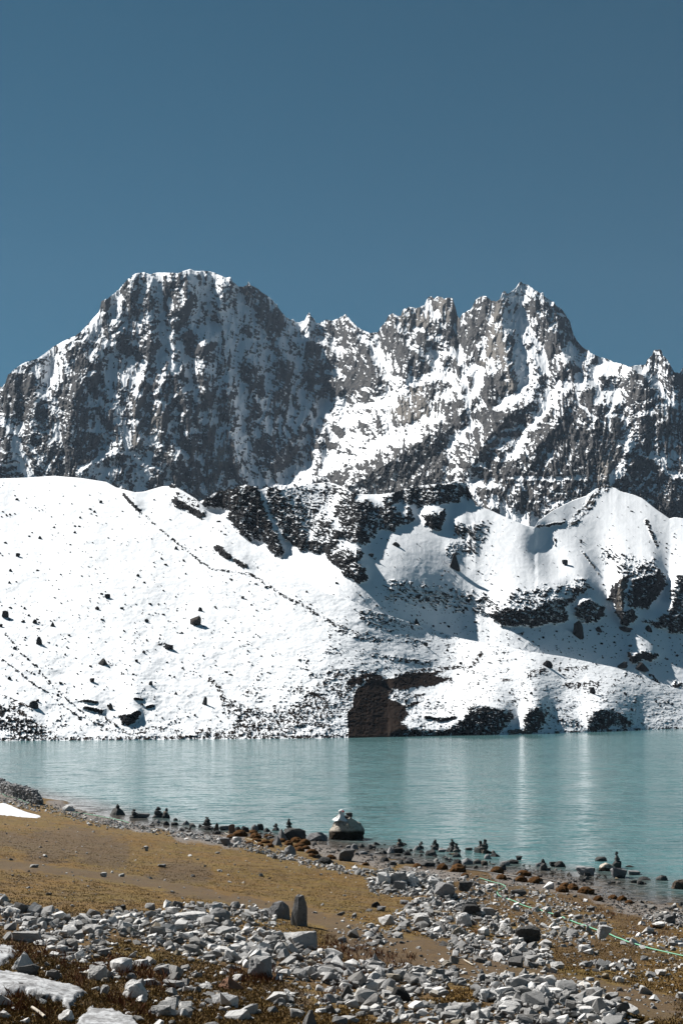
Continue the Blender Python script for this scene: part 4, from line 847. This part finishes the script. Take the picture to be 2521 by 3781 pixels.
th = np.linspace(0, 2*np.pi, 28, endpoint=False); prof = [(0,30),(5,29),(9,26),(10,22),(9,17),(10,12),(13,6),(17,0),(22,-5),(28,-11)]
co = []
for k, (r_, z_) in enumerate(prof):
    fold = 1+.22*np.sin(th*5+k*.7)*(k/9)+.1*np.sin(th*3-k)
    rr = r_*fold; zz = z_+2.0*np.sin(th*4+k)*(k/9.)
    co.append(np.stack([rr*np.cos(th)-1-k*.3, rr*np.sin(th)*.8-10, zz], -1))
co = np.array(co); n_ = len(th); fc = []
for a in range(len(prof)-1):
    for b_ in range(n_): fc.append((a*n_+b_, a*n_+(b_+1) % n_, (a+1)*n_+(b_+1) % n_, (a+1)*n_+b_))
sc_ = mesh_obj('prayer_scarf', co.reshape(-1, 3)*mpp, fc, CLOTH); sc_.location = ((1262-CX)*mpp, by, ztop-1*mpp)
tag(sc_, 'white prayer scarf tied over stones on top of the big tan boulder', 'scarf')
V_, F_ = rock_mesh('r', 5, 1, .03); o = mesh_obj('ribbon', V_*np.array([7,5,5])*mpp, F_, REDC, parent=sc_); o.location = (6*mpp, -20*mpp, 24*mpp)
o['label'] = 'small red ribbon knot'

# ------------------------------------------------------------------ hoses and pipe
def tube(name, pts, rad, mat, lab, cat, lift=None, sides=8):
    P3 = ground_at([p[0] for p in pts], [p[1] for p in pts])
    t = np.r_[0, np.cumsum(np.linalg.norm(np.diff(P3[:, :2], axis=0), axis=1))]; tt = np.linspace(0, t[-1], max(12, int(t[-1]/.15)))
    k = np.exp(-.5*(np.arange(-6, 7)/2.6)**2); k /= k.sum()
    xy = []
    for c in range(2): a = np.interp(tt, t, P3[:, c]); xy.append(np.convolve(np.pad(a, 6, 'reflect', reflect_type='odd'), k, 'valid'))
    x, y = xy; z = ground_z(x, y); k2 = np.exp(-.5*(np.arange(-12, 13)/5.)**2); k2 /= k2.sum(); z = np.convolve(np.pad(z, 12, 'edge'), k2, 'valid')+rad+.045
    c = np.stack([x, y, z], -1); d = np.gradient(c, axis=0); d /= np.linalg.norm(d, axis=1, keepdims=True)
    s = np.cross(d, [0, 0, 1]); s /= np.linalg.norm(s, axis=1, keepdims=True); q = np.cross(s, d)
    a = np.linspace(0, 2*np.pi, sides, endpoint=False)
    co = (c[:, None]+rad*(np.cos(a)[None, :, None]*s[:, None]+np.sin(a)[None, :, None]*q[:, None])).reshape(-1, 3)
    fc = [(i*sides+j, i*sides+(j+1) % sides, (i+1)*sides+(j+1) % sides, (i+1)*sides+j) for i in range(len(c)-1) for j in range(sides)]
    return tag(mesh_obj(name, co, fc, mat), lab, cat)
HOSE = plain('green_hose', (.13,.36,.23), .6, .3); PIPE = plain('black_pipe', (.03,.03,.03), .5, .4); STK = plain('bleached_wood', (.42,.38,.32))
tube('water_hose', [(1770,3245),(1814,3259),(1850,3268),(1869,3278),(1849,3286),(1833,3297),(1838,3308),(1852,3316),(1907,3335),(1967,3357),(2011,3371),(2077,3390),(2143,3418),(2198,3437),(2258,3459),(2319,3484),(2396,3508),(2521,3536),(2640,3556)], .03, HOSE, 'long green hose curving from the shore across the turf to the right', 'hose')
tube('water_hose', [(-40,2936),(20,2942),(65,2950),(110,2968)], .035, HOSE, 'short green hose beside the dry stone wall', 'hose')
tube('water_hose', [(269,3001),(318,3007),(367,3016),(424,3026),(477,3040)], .035, HOSE, 'green hose lying on the gravel between the shore row and water', 'hose')
tube('water_pipe', [(1720,3212),(1825,3228),(1924,3242),(2044,3256),(2154,3280),(2209,3289)], .04, PIPE, 'thin black pipe lying over the moss along the shore', 'pipe')
tube('stick', [(831,3076),(848,3086),(865,3101)], .035, STK, 'pale bent stick between the shore row and brown moss', 'stick')
tube('stick', [(912,3100),(935,3104),(950,3114)], .035, STK, 'pale curved stick at the foot of the moss cushions', 'stick')
tube('stick', [(120,3732),(145,3750),(166,3768)], .03, STK, 'bleached wooden stick below the ice patch', 'stick')
tube('stick', [(1712,3552),(1745,3568)], .02, STK, 'thin pale stick at the start of the dirt track', 'stick')

# ------------------------------------------------------------------ snow and ice patches
def patch(name, poly, h_, mat, lab, rough=8., kind='stuff'):
    us = np.arange(min(p[0] for p in poly)-30, max(p[0] for p in poly)+30, 4.); vs = np.arange(min(p[1] for p in poly)-16, max(p[1] for p in poly)+16, 2.)
    U, V = np.meshgrid(us, vs); P3 = ground_at(U.ravel(), V.ravel()).reshape(*U.shape, 3)
    wu = U+rough*fbm(U/25., V/14., 601, 4)*2; wv = V+rough*.6*fbm(U/25., V/14., 607, 4)*2
    d = poly_dist(wu, wv, poly+[poly[0]]); ins = inside(wu, wv, poly); e = np.where(ins, d, -d)
    z = P3[..., 2]-.04+np.clip(e/16.+.25, -.3, 1)**1*h_*(1+.12*fbm(U/30., V/16., 611, 2))
    keep = (e[:-1,:-1] > -5) | (e[1:,1:] > -5); fc = grid_faces(*U.shape)[keep.ravel()]
    co = np.stack([P3[..., 0], P3[..., 1], z], -1).reshape(-1, 3)
    us_, inv = np.unique(fc, return_inverse=True); 
    return tag(mesh_obj(name, co[us_], inv.reshape(-1, 4), mat), lab, kind=kind)
SNOWM = plain('old_snow', (.62,.64,.68), .9, .05); 
m, nt, b = new_mat('grey_ice'); N = NT(nt); n = N.noise(N.coord((1,1,1)), 2.2, 6, .7); n2_ = N.noise(N.coord((1,1,1)), 9, 5, .7)
N.l(N.mix(N.rng(N.math('ADD', n, N.math('MULTIPLY', N.math('SUBTRACT', n2_, .5), .8)), .36, .62), (.36,.37,.385), (.16,.16,.165)), b.inputs['Base Color']); b.inputs['Roughness'].default_value = .8; b.inputs['Specular IOR Level'].default_value = .08; N.l(N.bump(n2_, .02, .7), b.inputs['Normal']); ICE = m
patch('snow_patch', [(-60,2966),(0,2969),(20,2968),(57,2984),(102,3003),(148,3014),(135,3018),(80,3013),(0,3005),(-60,3003)], .5, SNOWM, 'white snow drift at the left edge of the meadow', 2)
patch('ice_patch', [(-40,3580),(0,3583),(60,3590),(170,3617),(290,3645),(325,3668),(285,3700),(255,3745),(225,3705),(150,3695),(90,3672),(0,3685),(-40,3690)], .13, ICE, 'grey white ice patch spread between stones')
patch('ice_patch', [(290,3765),(330,3722),(420,3730),(500,3760),(530,3810),(270,3810)], .12, ICE, 'smaller grey ice patch at the lower edge')
patch('ice_patch', [(-40,3485),(0,3485),(50,3490),(62,3525),(35,3555),(0,3570),(-40,3572)], .12, ICE, 'ice patch at the left edge above the peaked boulder')

# ------------------------------------------------------------------ dry stone wall at the left
wl = Pile(); Rw = np.random.default_rng(3)
A = ground_at([150, 110, 60, 10, -60], [2972, 2958, 2938, 2918, 2896]); t = np.r_[0, np.cumsum(np.linalg.norm(np.diff(A[:, :2], axis=0), axis=1))]
for row in range(7):
    s = 0.
    while s < t[-1]:
        w_ = Rw.uniform(.3, .7); x = np.interp(s, t, A[:, 0]); y = np.interp(s, t, A[:, 1]); z = float(ground_z(np.array([x]), np.array([y]))[0]); hh = .26
        top = 1.45+.25*math.sin(s*.5)-.8*max(0, 1-s/2.)
        if row*hh < top:
            for dd in (-.35, .2):
                V_, F_ = LOW[Rw.integers(14)]; wl.add(V_, F_, rotm(Rw, .2), np.array([w_*1.15, w_, hh*1.5]), np.array([x+Rw.normal()*.08+dd*.7, y+dd+Rw.normal()*.08, z+row*hh+.1]))
        s += w_*.8
wo_ = wl.build('dry_stone_wall', GREY_O); tag(wo_, 'dark dry stone wall running into the lake edge at the far left', 'wall')

# ------------------------------------------------------------------ moss cushions
m, nt, b = new_mat('brown_moss'); N = NT(nt); n = N.noise(N.coord((1,1,1)), 5, 5, .75); n2_ = N.noise(N.coord((1,1,1)), 40, 3, .7)
N.l(N.mix(N.rng(n2_, .4, .6), N.mix(N.rng(n, .4, .6), (.082,.038,.015), (.05,.024,.010)), (.125,.065,.024)), b.inputs['Base Color']); b.inputs['Roughness'].default_value = 1; b.inputs['Specular IOR Level'].default_value = .05; N.l(N.bump(N.math('ADD', n, n2_), .06, 1), b.inputs['Normal']); MOSS = m
bm = bmesh.new(); bmesh.ops.create_icosphere(bm, subdivisions=4, radius=1)
for v_ in bm.verts:
    c = v_.co; f_ = float(fbm(np.array([c.x*2.2+c.z]), np.array([c.y*2.2-c.z]), 71, 4)[0]); c *= 1+.32*f_; c.z = max(c.z, -.3)
me_moss = bpy.data.meshes.new('moss_cushion'); bm.to_mesh(me_moss); bm.free(); me_moss.materials.append(MOSS); me_moss.polygons.foreach_set('use_smooth', [True]*len(me_moss.polygons))
for (u, v, w_) in [(935,3078,34),(886,3090,50),(943,3096,45),(992,3092,36),(947,3108,34),(980,3114,34),(1008,3114,32),(961,3124,28),(996,3128,30),(1094,3112,44),(1126,3120,40),(1065,3122,36),(1106,3130,44),(1106,3143,40),(1151,3153,44),(1151,3164,28),(1130,3136,30),(853,3096,40),(1222,3172,34),
      (1349,3196,26),(1541,3204,36),(1633,3212,46),(1688,3220,50),(1716,3238,30),(1693,3220,60),(1836,3226,50),(1852,3248,44),(1934,3234,50),(1978,3262,60),(1924,3256,44),(2116,3286,44),(2088,3278,40),(2165,3302,56),(2077,3294,44),(2297,3326,40),(2264,3320,40),(2324,3338,30),(2412,3428,30),(2209,3326,40),(920,3116,26),(1040,3110,34),(1075,3136,30)]:
    x, y, z = ground_at(u, v)[0]; s_ = w_*y/F*.56; o = bpy.data.objects.new('moss_cushion', me_moss); C.objects.link(o)
    o.location = (x, y+s_*.6, z+s_*.05); o.scale = (s_, s_*.8, s_*random.uniform(.6, .85)); o.rotation_euler = (0, 0, random.uniform(0, 6))
    side = u < 1250
    tag(o, 'rusty brown moss cushion in the cluster left of the tan boulder' if side else 'rusty brown moss cushion on the shore strip beside the black pipe', 'moss', 'moss cushions left of the tan boulder' if side else 'moss cushions beside the black pipe')

# ------------------------------------------------------------------ dry plants and grass
def blades(name, cu, cv, hgt, wid, n_per, spread, mat, lab, seed=1, curl=.35):
    Rb = np.random.default_rng(seed); X, Y, Z = fast_ground(cu, cv); k = shore_d(X, Y) > .4; X, Y = X[k], Y[k]
    X = np.repeat(X, n_per)+Rb.normal(size=len(X)*n_per)*spread; Y = np.repeat(Y, n_per)+Rb.normal(size=len(Y)*n_per)*spread; Z = ground_z(X, Y)
    n = len(X); a = Rb.uniform(0, 6.283, n); h = hgt*Rb.uniform(.5, 1.3, n); w_ = wid*Rb.uniform(.7, 1.3, n); l = Rb.normal(size=n)*curl*h; l2 = Rb.normal(size=n)*curl*h
    p0 = np.stack([X-w_*np.cos(a), Y-w_*np.sin(a), Z-.02], -1); p1 = np.stack([X+w_*np.cos(a), Y+w_*np.sin(a), Z-.02], -1)
    p2 = np.stack([X+l*.5, Y+l2*.5, Z+h*.6], -1)+np.stack([w_*.5*np.cos(a), w_*.5*np.sin(a), 0*w_], -1); p3 = np.stack([X+l, Y+l2, Z+h], -1)
    co = np.stack([p0, p1, p2, p3], 1).reshape(-1, 3); i = np.arange(n)[:, None]*4
    return tag(mesh_obj(name, co, i+np.array([[0, 1, 2, 3]]), mat, smooth=False), lab, kind='stuff')
def isl_mat(name, a, c, d=None):
    m, nt, b = new_mat(name); N = NT(nt); r = N.n('ShaderNodeNewGeometry').outputs['Random Per Island']
    q = N.mix(r, a, c)
    N.l(q, b.inputs['Base Color']); b.inputs['Roughness'].default_value = .9; b.inputs['Specular IOR Level'].default_value = .1; return m
PD = parse('''1 24 860,3610 940,3620 1010,3600; .8 26 1210,3495 1300,3510 1420,3540 1510,3555; .9 18 2120,3335 2170,3350 2230,3380 2300,3400 2340,3440; .5 30 60,3520 200,3510 260,3560; .5 34 640,3640 420,3560 300,3620; .4 30 1150,3480 1200,3500; .4 24 1580,3270 1640,3360
.5 24 1690,3430 1760,3450; .4 20 1200,3700 1400,3580; .5 24 430,3700 560,3760; .4 30 30,3700 150,3730; .5 16 1480,3340 1550,3330; .5 20 1380,3480 1380,3440; .3 26 2050,3320 2000,3300; .4 22 2420,3440 2500,3450; .4 30 1150,3580 1350,3570''')
n = 16000; cu = rng.uniform(0, 2540, n); cv = rng.uniform(3250, 3800, n); k = rng.uniform(size=n) < density(cu, cv, PD)*.55
blades('dry_undergrowth', cu[k], cv[k], .20, .011, 7, .07, isl_mat('dry_stalks', (.07,.022,.012), (.16,.075,.035)), 'red brown dry stalks growing between the stones', 3)
n = 95000; cu = rng.uniform(-40, 2560, n); cv = 2985+rng.uniform(size=n)**.8*840
dd = density(cu, cv, DENS); k = (dd < .45) & (rng.uniform(size=n) < .55+.45*(fbm(cu/80., cv/30., 701, 3) > -.1)) & (density(cu, cv, parse('1 20 0,3190 150,3205 300,3225 450,3240 560,3265 700,3290 850,3320 1000,3340 1120,3350; 1 34 1120,3375 1200,3400 1300,3430 1420,3470 1500,3500; 1 60 1300,3470 1560,3530 1850,3585 2000,3610; 1 50 2150,3660 2450,3720')) < .4)
blades('grass', cu[k], cv[k], .05, .016, 4, .14, isl_mat('dry_grass', (.20,.13,.042), (.06,.036,.015)), 'short dry golden brown grass of the meadow', 5, .6)

# ------------------------------------------------------------------ boulders and scree on the snow across the lake
HB = [('snow_hillside',721,2306,40,25,'big black and white boulder alone on the snow slope, ringed with snow'),('snow_hillside',145,2378,24,22,'round dark boulder on the left part of the slope'),('snow_hillside',380,2452,40,18,'crescent shaped dark boulder half buried in snow'),
 ('snow_hillside',625,2396,34,14,'long low dark boulder right of the crescent boulder'),('snow_hillside',125,2612,34,20,'dark oval boulder above the brown scree at far left'),('snow_hillside',755,2602,22,26,'pointed dark boulder above the brown shore mound'),
 ('snow_hillside',21,2280,24,20,'dark boulder near the left edge of the slope'),('snow_hillside',410,2618,18,18,'small upright dark rock beside the shore cliff'),
 ('snow_hillside',1420,2535,30,20,'dark boulder at the top of the bare brown hump'),('snow_hillside',2187,2562,20,20,'dark boulder casting a long shadow on the right snow hump'),('snow_hillside',2020,2462,40,18,'broad dark rock on the crest behind the brown patch'),
 ('ridge_terrain',2365,2475,52,24,'broad dark boulder in the snow dip at right'),('ridge_terrain',2292,2465,42,18,'long dark boulder left of the broad one in the dip'),('ridge_terrain',2132,2350,42,46,'tall dark crag standing free below the rock band'),('ridge_terrain',2209,2332,26,16,'dark rock right of the free standing crag'),
 ('ridge_terrain',2307,2330,44,14,'dark sloping slab below the right crags'),('ridge_terrain',2392,2330,26,18,'dark rock below the right hand crags'),('ridge_terrain',1677,2100,44,44,'craggy snow capped rock alone in the middle of the bowl'),('ridge_terrain',2085,2086,22,16,'single dark rock in the smooth white bowl'),
 ('ridge_terrain',1462,2016,30,12,'flat dark rock in the shaded bowl'),('ridge_terrain',1540,2312,26,22,'dark blocky rock in the rubble field of the bowl'),('ridge_terrain',1370,2056,20,10,'small dark rock low in the shaded gully')]
SM = [(130,2295,18),(195,2306,20),(5,2310,14),(55,2393,14),(242,2416,10),(340,2512,18),(36,2504,14),(127,2526,14),(140,2587,12),(360,2245,16),(740,2250,18),(542,2292,14),(532,2407,12),(590,2357,10),(505,2440,12),(557,2523,16),(650,2560,14),(215,2567,12),(92,2245,10),(108,2272,10),(374,1853,12),(350,1889,10),(149,1985,14),(68,2050,16),(40,2106,12),(36,2150,12),(398,2202,20),(510,2124,12),(651,2023,16),(679,2070,10),(277,1965,10),(599,2062,12),(896,2206,12),(720,2640,9),(600,2650,10),(1570,2380,18),(1880,2558,10),(2307,2562,14),(1900,2590,10),(2330,2620,14),(2420,2590,12),(2480,2600,10),(1960,2560,12),(1840,2585,12),(2260,2620,10),(1500,2440,14),(1650,2400,14),(1700,2450,12)]
def far_rock(lay, u, v, w_, h_, lab, group=None, k=0):
    p = layer_point(lay, u, v); m_ = p[1]/F; V_, F_ = rock_mesh('brp'[k % 3], 300+k, 2, .05)
    V_ = V_*np.array([w_, w_*.8, h_*1.5])*m_; o = mesh_obj('boulder', V_, F_, HILL_O, smooth=False)
    o.location = (p[0], p[1], p[2]+h_*.5*m_); tag(o, lab, 'boulder', group)
for k, (lay, u, v, w_, h_, lab) in enumerate(HB): far_rock(lay, u, v, w_, h_, lab, None, k)
for k, (u, v, w_) in enumerate(SM):
    lf = u < 1000; up = v < 2240
    far_rock('snow_hillside', u, v+w_*.3, w_, w_*.62, ('small dark boulder poking from the upper part of the big snow slope' if up else 'small dark boulder poking from the lower part of the big snow slope') if lf else 'small dark boulder on the low snow humps at right',
             ('boulders on the upper snow slope' if up else 'boulders on the lower snow slope') if lf else 'boulders on the low snow humps', 40+k)
SD = {'snow_hillside': parse('''.2 400 200,2000 500,2400; .28 300 700,2300 300,2500; .5 26 925,2118 1045,2198 1158,2255 1254,2319; .3 60 800,2050 1000,2180 1200,2270; 1 14 1125,2240 1200,2285 1300,2335 1400,2372; .6 50 1300,2280 1450,2320 1600,2370; .4 70 1250,2400 1500,2420 1700,2400
 .25 200 1500,2500 2000,2500 2500,2620; .5 26 1250,2440 1400,2460 1600,2445 1750,2455; .9 30 60,2640 130,2700; .7 34 850,2640 950,2690; .9 30 1000,2660 1150,2600 1230,2500; .5 30 400,2600 560,2590; .8 6 0,2727 430,2724 1280,2718; .6 22 2050,2475 2170,2470; .6 26 1420,2550 1520,2570 1450,2600
 .5 30 1560,2640 1900,2600 2300,2640; .5 34 640,1830 740,1890 830,1960; .4 20 160,2570 240,2620; .35 60 100,2250 250,2330 400,2400; .35 40 500,2380 600,2450 720,2560'''),
 'ridge_terrain': parse('''.9 40 1450,2175 1600,2200 1750,2225; .8 60 1350,2260 1500,2270 1700,2300; .5 50 1550,2230 1800,2320 2000,2360; .8 36 1900,2350 2100,2380 2250,2400; .7 70 2200,2360 2400,2400 2521,2420; .9 28 2240,2320 2290,2340; .5 40 1780,1960 1760,2050 1790,2150 1820,2220
 .6 40 2250,2050 2330,2080 2400,2090; .12 200 2000,2000 2300,2000; .6 30 1690,1950 1740,1990; .5 30 1100,1860 1200,1900 1290,1880; .25 60 1350,2000 1500,2080; .3 50 1250,2180 1400,2220; .5 20 1790,1900 1900,1930; .4 14 1000,2080 1130,2150; .4 40 2450,1980 2521,2050; .6 40 1700,2040 1650,2150; .5 30 2120,1990 2200,2000
 .6 40 1560,2290 1700,2330 1850,2370 2050,2410''')}
sr = Pile(); Rs = np.random.default_rng(9)
for lay, dl in SD.items():
    us, V, Y, S = LAYERS[lay]; n = 30000
    u = rng.uniform(-40, 2560, n); v = rng.uniform(1770, 2730, n); c = np.clip(np.searchsorted(us, u), 1, len(us)-1)
    t = (V[0, c]-v)/(V[0, c]-V[-1, c]); ok = (t > .003) & (t < .985)
    ok &= rng.uniform(size=n) < density(u, v, dl)*.42
    if lay == 'ridge_terrain':   # nothing hidden behind the nearer slope
        us3, V3, _, _ = LAYERS['snow_hillside']; c3 = np.clip(np.searchsorted(us3, u), 1, len(us3)-1); ok &= v < V3[-1, c3]
    for k in np.nonzero(ok)[0]:
        y = Y[int(t[k]*(V.shape[0]-1)), c[k]]; w_ = min(math.exp(Rs.normal(math.log(3.6), .5)), 12)*y/F; V_, F_ = LOW[Rs.integers(14)]
        sr.add(V_, F_, rotm(Rs, .3), np.array([w_*1.25, w_, w_*.75]), np.array([(u[k]-CX)/F*y, y, CAMH+(VH-v[k])/F*y]))
tag(sr.build('scree', HILL_S), 'dark scattered scree showing through the snow across the lake', kind='stuff')
# ------------------------------------------------------------------ light, sky, camera
SUN_DIR = Vector((-.56, .47, .69)).normalized()
el = math.asin(SUN_DIR.z); az = math.atan2(SUN_DIR.x, SUN_DIR.y)
w = bpy.data.worlds.new('World'); bpy.context.scene.world = w; w.use_nodes = True
nt = w.node_tree; nt.nodes.clear(); N = NT(nt)
sky = N.n('ShaderNodeTexSky', sky_type='NISHITA'); sky.sun_disc = False
sky.sun_elevation = el; sky.sun_rotation = az; sky.altitude = 4500; sky.air_density = 1.0; sky.dust_density = .3; sky.ozone_density = 1.5
hs = N.n('ShaderNodeHueSaturation'); hs.inputs['Saturation'].default_value = 1.28; hs.inputs['Hue'].default_value = .468; hs.inputs['Value'].default_value = .36
N.l(sky.outputs[0], hs.inputs['Color'])
bg = N.n('ShaderNodeBackground'); bg.inputs[1].default_value = .05
N.l(hs.outputs[0], bg.inputs[0]); wo = N.n('ShaderNodeOutputWorld'); N.l(bg.outputs[0], wo.inputs[0])
sl = bpy.data.lights.new('sun', 'SUN'); sl.energy = 4.6; sl.angle = math.radians(.5); sl.color = (1, .96, .9)
so = bpy.data.objects.new('sun', sl); C.objects.link(so)
so.rotation_euler = SUN_DIR.to_track_quat('Z', 'Y').to_euler()
cam = bpy.data.cameras.new('camera'); co = bpy.data.objects.new('camera', cam); C.objects.link(co)
co.location = (0, 0, CAMH); co.rotation_euler = (math.radians(90), 0, 0)
cam.sensor_fit = 'VERTICAL'; cam.sensor_height = 36; cam.lens = 36*F/3781
cam.shift_y = (VH-1890.5)/3781; cam.clip_end = 20000; cam.clip_start = .3
sc = bpy.context.scene; sc.camera = co
sc.view_settings.view_transform = 'Standard'; sc.view_settings.look = 'None'
sc.view_settings.exposure = 1.27; sc.view_settings.gamma = 1
sc.cycles.max_bounces = 5; sc.cycles.diffuse_bounces = 3; sc.cycles.glossy_bounces = 3; sc.cycles.volume_bounces = 0

# ------------------------------------------------------------------ the air between here and the mountains
def box(x0, x1, y0, y1, z0, z1):
    co = [(x, y, z) for x in (x0, x1) for y in (y0, y1) for z in (z0, z1)]
    return co, [(0,1,3,2),(4,6,7,5),(0,4,5,1),(2,3,7,6),(0,2,6,4),(1,5,7,3)]
hm = bpy.data.materials.new('thin_air'); hm.use_nodes = True; hn = hm.node_tree; hn.nodes.clear()
pv = hn.nodes.new('ShaderNodeVolumePrincipled'); pv.inputs['Density'].default_value = 2.2e-5; pv.inputs['Color'].default_value = (.55, .72, .95, 1); pv.inputs['Anisotropy'].default_value = .0
ho = hn.nodes.new('ShaderNodeOutputMaterial'); hn.links.new(pv.outputs[0], ho.inputs['Volume'])
hz = mesh_obj('haze', *box(-3200, 3200, -400, 5600, -40, 1700), hm, smooth=False); tag(hz, 'thin bluish haze over the far mountain', kind='stuff')
